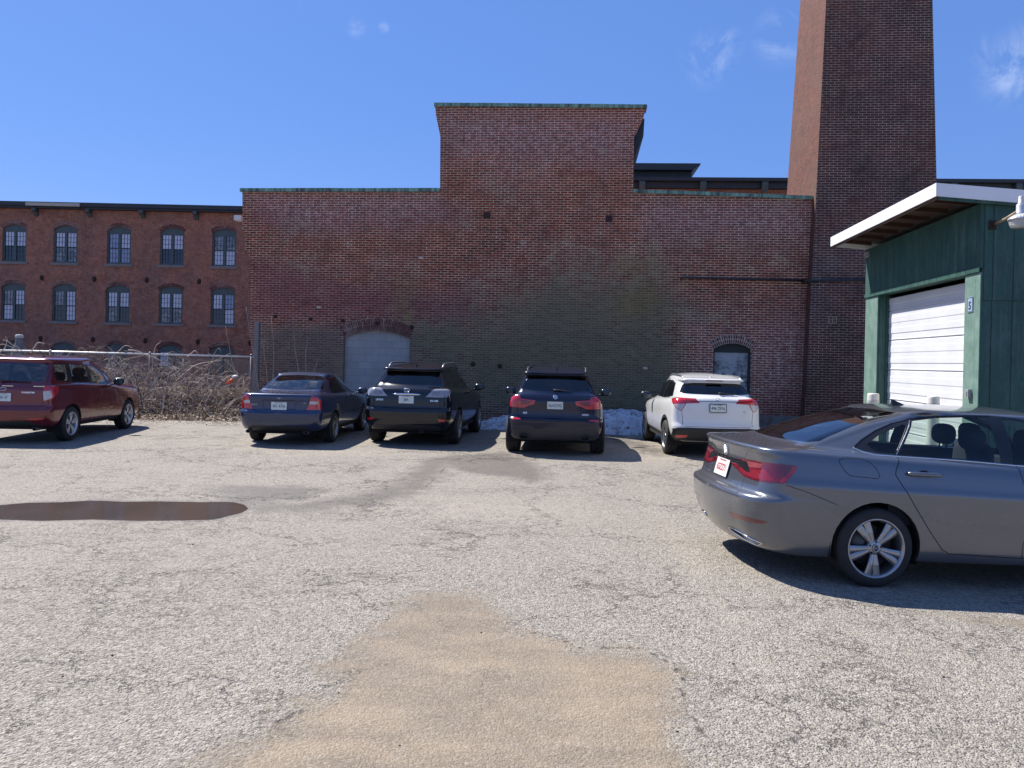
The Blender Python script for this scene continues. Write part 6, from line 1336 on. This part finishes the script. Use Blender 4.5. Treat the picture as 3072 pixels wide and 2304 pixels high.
cuts += [seams('rear', [(.70, .93), (.71, .80), (.66, .715), (.55, .672), (-.02, .665)], .009), seams('rear', [(.75, 1.19), (.70, 1.10), (.695, 1.06)], .006)]
wr = .36; c.body(cuts, [(.86, wr, .42), (3.72, wr, .42)]); c.wheels(.86, 3.72, .815, wr, .24, w_=.26, style='v5', rimm=M_ALLOYD); c.under(4.71, .86, 3.72, wr, .93, .24, .7)
c.cabin(4.71, .80, [(.38, 2.4, 1.28, 1), (-.38, 2.4, 1.28, 1), (.40, 1.4, 1.2, 1), (-.40, 1.4, 1.2, 1)], zfl=.85, y0=.5, y1=3.3)
o, _ = c.plate('AUG7X2', 0.0, .955, M_PDARK, .080, frame=M_TRIM); c.mirror(.94, 2.65, 1.12, PN, .115, .085)
M_ = c.rearM(0, 1.105, .004); c.disc(0, 0, .040, flat('roundel_blue', (.25, .35, .5), .3), M=M_); c.ring(0, 0, .042, .042, .004, M=M_ @ Matrix.Translation((0, 0, .002)), strokes=[[(0, .03), (0, -.03)], [(-.03, 0), (.03, 0)]])
c.badge('X3', -.56, .80, .050, sx=1.3); c.badge('M40i', .56, .79, .050, sx=1.25, shear=.2); c.wiper(.0, .30, 1.235); c.rails(.57, .85, 2.4, .035, .018, M_BLACK); c.fin(1.0, PN, .06, .13); c.pipes((-.57, .57), .06, .36, .095, .045, M_TRIM)
# ---- white hatchback
PW = paint('paint_white', (0.68, 0.68, 0.67), 0.0, 0.35, 0.03, dcol=(.45, .43, .40))
c = Car('white_hatchback', 'white crossover hatchback with red and clear tail lamps and black lower bumper', 'car', (3.912, 15.228), 1.37, 0, 0, 1.0, .82, PW)
rows = [('low', .30, .26, .76, dict(rc=.26)), ('low', .34, .13, .82, dict(rc=.26)), ('low', .45, .05, .865, dict(rc=.26)), ('low', .56, .02, .882, dict(rc=.26)), ('low', .62, .03, .885, dict(rc=.25)), ('low', .66, .06, .885, dict(rc=.24)), ('low', .80, .075, .882, dict(rc=.24)), ('low', .95, .08, .877, dict(rc=.24)), ('low', 1.06, .09, .862, dict(rc=.24)), ('low', 1.125, .12, .838, dict(rc=.24)),
        ('deck', 1.15, .15, .80, dict(rb=.10)), ('deck', 1.168, .18, .77, dict(rb=.12)), ('gh', 1.18, .20, .75, dict(rb=.14, rc=.2)), ('gh', 1.27, .30, .715, dict(rb=.14, rc=.2)), ('gh', 1.36, .39, .665, dict(rb=.13, rc=.2)), ('gh', 1.443, .46, .61, dict(rb=.1, side=.015)),
        ('roof', 1.458, .43, .598, dict(rb=.09, rc=.2, rise=.03)), ('roof', 1.469, .40, .59, dict(rb=.09, rc=.2, rise=.035)), ('roof', 1.487, .41, .575, dict(rb=.08, rc=.2, rise=.035)), ('roof', 1.53, .70, .55, dict(rise=.02, rc=.2, ry=.2, rb=.06)), ('roof', 1.562, 1.0, .46, dict(rise=.01)), ('roof', 1.585, 1.3, .29), ('roof', 1.593, 1.45, .14), ('roof', 1.595, 1.55, .0)]
c.prep(keyset(rows, 4.30, .885, hood=.88, belt=(1.07, .96), cowl=(3.05, 1.07), head=(2.4, 1.53), roofz=1.605, peak=1.9))
O_, K_ = (1900, 1100), 5.529
up_ = [(640, 530), (720, 510), (800, 512), (1040, 530), (1110, 605), (880, 610), (850, 660), (805, 742), (740, 708), (660, 618)]
clad_r = [(-.02, .585), (.60, .59), (.72, .58), (1.0, .50), (1.0, .2), (-.02, .2)]
cuts = [('bumper_cladding', 'rear', clad_r, M_BLACK, {'mid': True, 'rim': False, 'id': 50}), ('bumper_cladding', 'wrap', [(-.1, .53), (.22, .50), (.40, .40), (.45, .2), (-.1, .2)], M_BLACK, {'rim': False, 'id': 50}),
        ('sill_cladding', 'side', [(1.15, .2), (1.15, .40), (3.1, .42), (3.1, .2)], M_BLACK, {'rim': False}),
        ('arch_moulding', 'side', [(.82+.445*math.cos(a), .335+.445*math.sin(a)) for a in np.linspace(-.35, math.pi+.35, 20)], M_BLACK, {'rim': False}), ('arch_moulding', 'side', [(3.43+.445*math.cos(a), .335+.445*math.sin(a)) for a in np.linspace(-.35, math.pi+.35, 20)], M_BLACK, {'rim': False}),
        ('rear_window', 'rear', [(-.02, 1.205), (.45, 1.21), (.66, 1.225), (.68, 1.24), (.61, 1.36), (.55, 1.405), (.38, 1.422), (-.02, 1.425)], M_GLV, {'mid': True, 'off': -.002}),
        ('windshield', 'front', [(-.02, 1.1), (.58, 1.1), (.50, 1.49), (-.02, 1.505)], M_GLC, {'mid': True}),
        ('window_trim', 'side', [(.74, 1.15), (.84, 1.28), (1.0, 1.40), (1.35, 1.448), (2.0, 1.45), (2.4, 1.38), (2.95, 1.09), (2.4, 1.075), (1.4, 1.085), (1.0, 1.11)], M_TRIM, {'rim': False}),
        ('side_window', 'side', [(.83, 1.16), (.90, 1.27), (1.06, 1.375), (1.38, 1.42), (1.60, 1.422), (1.62, 1.10), (1.3, 1.11)], M_GLV, {'off': -.003}), ('side_window', 'side', [(1.69, 1.42), (2.0, 1.42), (2.35, 1.35), (2.8, 1.105), (1.71, 1.10)], M_GLV, {'off': -.003}),
        ('tail_lamp', 'diag', c.tr('diag', O_, K_, up_), M_RED, {'off': .004}), ('reversing_lens', 'diag', c.tr('diag', O_, K_, [(668, 618), (858, 614), (838, 660), (804, 728), (750, 704)]), M_CLEAR, {'off': .006, 'parent': 'tail_lamp', 'rim': False}),
        ('rear_reflector', 'diag', c.tr('diag', O_, K_, [(680, 1140), (740, 1130), (905, 1132), (880, 1172), (720, 1180)]), M_RED, {'off': .003})]
cuts += [seams('diag', c.tr('diag', O_, K_, [(805, 750), (806, 990)]), .007), seams('rear', [(-.02, .605), (.62, .61)], .007), seams('rear', [(-.02, 1.085), (.50, 1.08)], .010), seams('rear', [(.655, 1.21), (.66, 1.13)], .006), seams('side', [(1.45, 1.0), (1.38, .75), (1.30, .42)], .006), seams('side', [(2.2, 1.0), (2.2, .42)], .006)]
wr = .335; c.body(cuts, [(.82, wr, .385), (3.43, wr, .385)]); c.wheels(.82, 3.43, .765, wr, .22, w_=.215, style='v5'); c.under(4.3, .82, 3.43, wr, .87, .25, .68)
c.cabin(4.3, .74, [(.36, 2.2, 1.2, 1), (-.36, 2.2, 1.2, 1), (.38, 1.3, 1.15, 1), (-.38, 1.3, 1.15, 1)], zfl=.80, y0=.5, y1=3.1)
c.plate('496 2916', 0, .96, M_PGREEN, .082, sub='NEW HAMPSHIRE', frame=M_TRIM); c.mirror(.90, 2.45, 1.10, flat('mirror_dark', (.03, .035, .04), .3), .115, .075)
M_ = c.rearM(0, 1.115, .006); c.ring(0, 0, .042, .034, .004, M=M_, mat=M_CHROME, strokes=[[(-.018, .024), (-.014, -.024)], [(.018, .024), (.014, -.024)], [(-.016, 0), (.016, 0)]])
c.badge('HR-V', .52, .90, .04); c.badge('HONDA', -.52, .93, .035) if False else None; c.wiper(.08, .40, 1.235); c.rails(.56, .58, 2.1, .03, .015, M_ALLOY); c.fin(.72, PW, .06, .13); c.pipes((.52,), .2, .30, .03, .03)
b = MB(); p_, _ = c.hit(0, 1.475); b.box(-.16, .16, p_.y-.012-c.ra, p_.y+.02-c.ra, 1.462, 1.482); b.build('brake_light', M_DRED, c.root)
# ---- dark red wagon at the left edge
PR = paint('paint_dark_red', (0.125, 0.003, 0.012), 0.3, 0.26, 0.015, dcol=(.25, .16, .13))
c = Car('red_wagon', 'dark red boxy wagon with a whip antenna, parked at the left edge by the fence', 'car', (-9.496, 15.087), -4.07, 0, 0, 1.0, .86, PR)
rows = [('low', .30, .24, .78), ('low', .34, .12, .84), ('low', .45, .05, .875), ('low', .60, .02, .888), ('low', .655, .02, .89), ('low', .68, .045, .89), ('low', .72, .065, .89), ('low', .90, .07, .888), ('low', 1.04, .075, .875), ('low', 1.09, .09, .858),
        ('deck', 1.12, .11, .83), ('gh', 1.145, .13, .805, dict(tr=.03)), ('gh', 1.30, .20, .775, dict(tr=.03)), ('gh', 1.44, .27, .74, dict(tr=.03)), ('gh', 1.55, .33, .70, dict(tr=.02)), ('roof', 1.572, .30, .688), ('roof', 1.595, .32, .67), ('roof', 1.62, .42, .61), ('roof', 1.642, .7, .46), ('roof', 1.655, 1.0, .24), ('roof', 1.66, 1.2, .0)]
c.prep(keyset(rows, 4.56, .89, hood=.93, belt=(1.09, 1.0), cowl=(3.25, 1.08), head=(2.4, 1.58), roofz=1.668, peak=1.9))
O_, K_ = (0, 950), 4.1475
lampF = [(530, 852), (725, 866), (728, 900), (715, 950), (660, 1022), (540, 1055)]
cuts = [('rear_window', 'rear', [(-.02, 1.17), (.62, 1.175), (.68, 1.20), (.66, 1.45), (.62, 1.51), (-.02, 1.52)], M_GLD, {'mid': True, 'off': -.002}), ('windshield', 'front', [(-.02, 1.12), (.64, 1.12), (.58, 1.54), (-.02, 1.555)], M_GLC, {'mid': True}),
        ('window_trim', 'side', c.tr('side', O_, K_, [(655, 600), (700, 580), (840, 578), (1060, 592), (1150, 602), (1260, 682), (1385, 832), (1300, 842), (830, 815), (700, 790), (668, 710)]), M_TRIM, {'rim': False}),
        ('side_window', 'side', c.tr('side', O_, K_, [(668, 604), (700, 594), (805, 596), (838, 800), (706, 778), (682, 710)]), M_GLC, {'off': -.003}), ('side_window', 'side', c.tr('side', O_, K_, [(860, 594), (1045, 604), (1125, 826), (905, 810)]), M_GLC, {'off': -.003}),
        ('side_window', 'side', c.tr('side', O_, K_, [(1085, 606), (1150, 616), (1250, 692), (1345, 828), (1166, 832)]), M_GLC, {'off': -.003}),
        ('tail_lamp', 'diag', c.tr('diag', O_, K_, lampF), M_RED, {'off': .004}), ('reversing_lens', 'diag', c.tr('diag', O_, K_, [(536, 930), (630, 922), (640, 960), (655, 1008), (545, 1046)]), M_CLEAR, {'off': .006, 'parent': 'tail_lamp', 'rim': False}),
        ('rear_valance', 'rear', [(-.02, .44), (.45, .44), (.62, .37), (.8, .36), (.9, .2), (-.02, .2)], M_BLACK, {'mid': True, 'rim': False}), ('sill_cladding', 'side', [(1.2, .2), (1.2, .35), (3.1, .35), (3.1, .2)], M_BLACK, {'rim': False}),
        ('rear_reflector', 'rear', [(.42, .485), (.74, .50), (.70, .465), (.5, .46)], M_RED, {'off': .002})]
cuts += [seams('rear', [(.70, .86), (.695, .715), (-.02, .70)], .007), seams('side', [(1.48, 1.05), (1.42, .8), (1.25, .62)], .006), seams('side', [(2.28, 1.02), (2.25, .36)], .006), seams('side', [(1.38, .36), (2.9, .36)], .006), seams('rear', [(.715, 1.50), (.70, 1.15)], .006)]
wr = .34; c.body(cuts, [(.86, wr, .39), (3.475, wr, .39)]); c.wheels(.86, 3.475, .765, wr, .228, w_=.215, style='twin5', rot=.3, rimm=flat('alloy_bright', (.55, .56, .58), .35, .6, var=.1)); c.under(4.56, .86, 3.475, wr, .875, .26, .68)
c.cabin(4.56, .77, [(.37, 2.2, 1.22, 1), (-.37, 2.2, 1.22, 1), (.38, 1.35, 1.14, 1), (-.38, 1.35, 1.14, 1)], zfl=.80, y0=.5, y1=3.2)
c.plate('524 1P', 0, .88, M_PGREEN, .080, sub='NEW HAMPSHIRE'); c.mirror(.90, 2.62, 1.12, M_BLACK, .11, .085)
M_ = c.rearM(0, 1.03, .006); c.ring(0, 0, .06, .032, .005, M=M_, strokes=[[(-.03, .008), (-.01, .008)], [(0, -.008), (.03, -.008)]])
c.badge('FORESTER', .44, .97, .040, sx=1.25); c.wiper(-.05, .45, 1.185)
b = MB(); p_, _ = c.hittop(.45, .6); z_ = p_.z; b.tube([(.45, .6-c.ra, z_), (.38, .45-c.ra, z_+.22)], .006, 6); b.lathe([(.02, 0), (.02, .02), (0, .025)], 10, Matrix.Translation((.45, .6-c.ra, z_))); b.build('whip_antenna', M_BLACK, c.root)
b = MB(); 
for x in (.08, .62): p_, _ = c.hit(x, 1.09); b.box(x-.10, x+.10, p_.y-.018-c.ra, p_.y-.004-c.ra, 1.083, 1.095)
b.build('tailgate_garnish', M_CHROME, c.root); c.pipes((.55,), .12, .29, .04, .035)
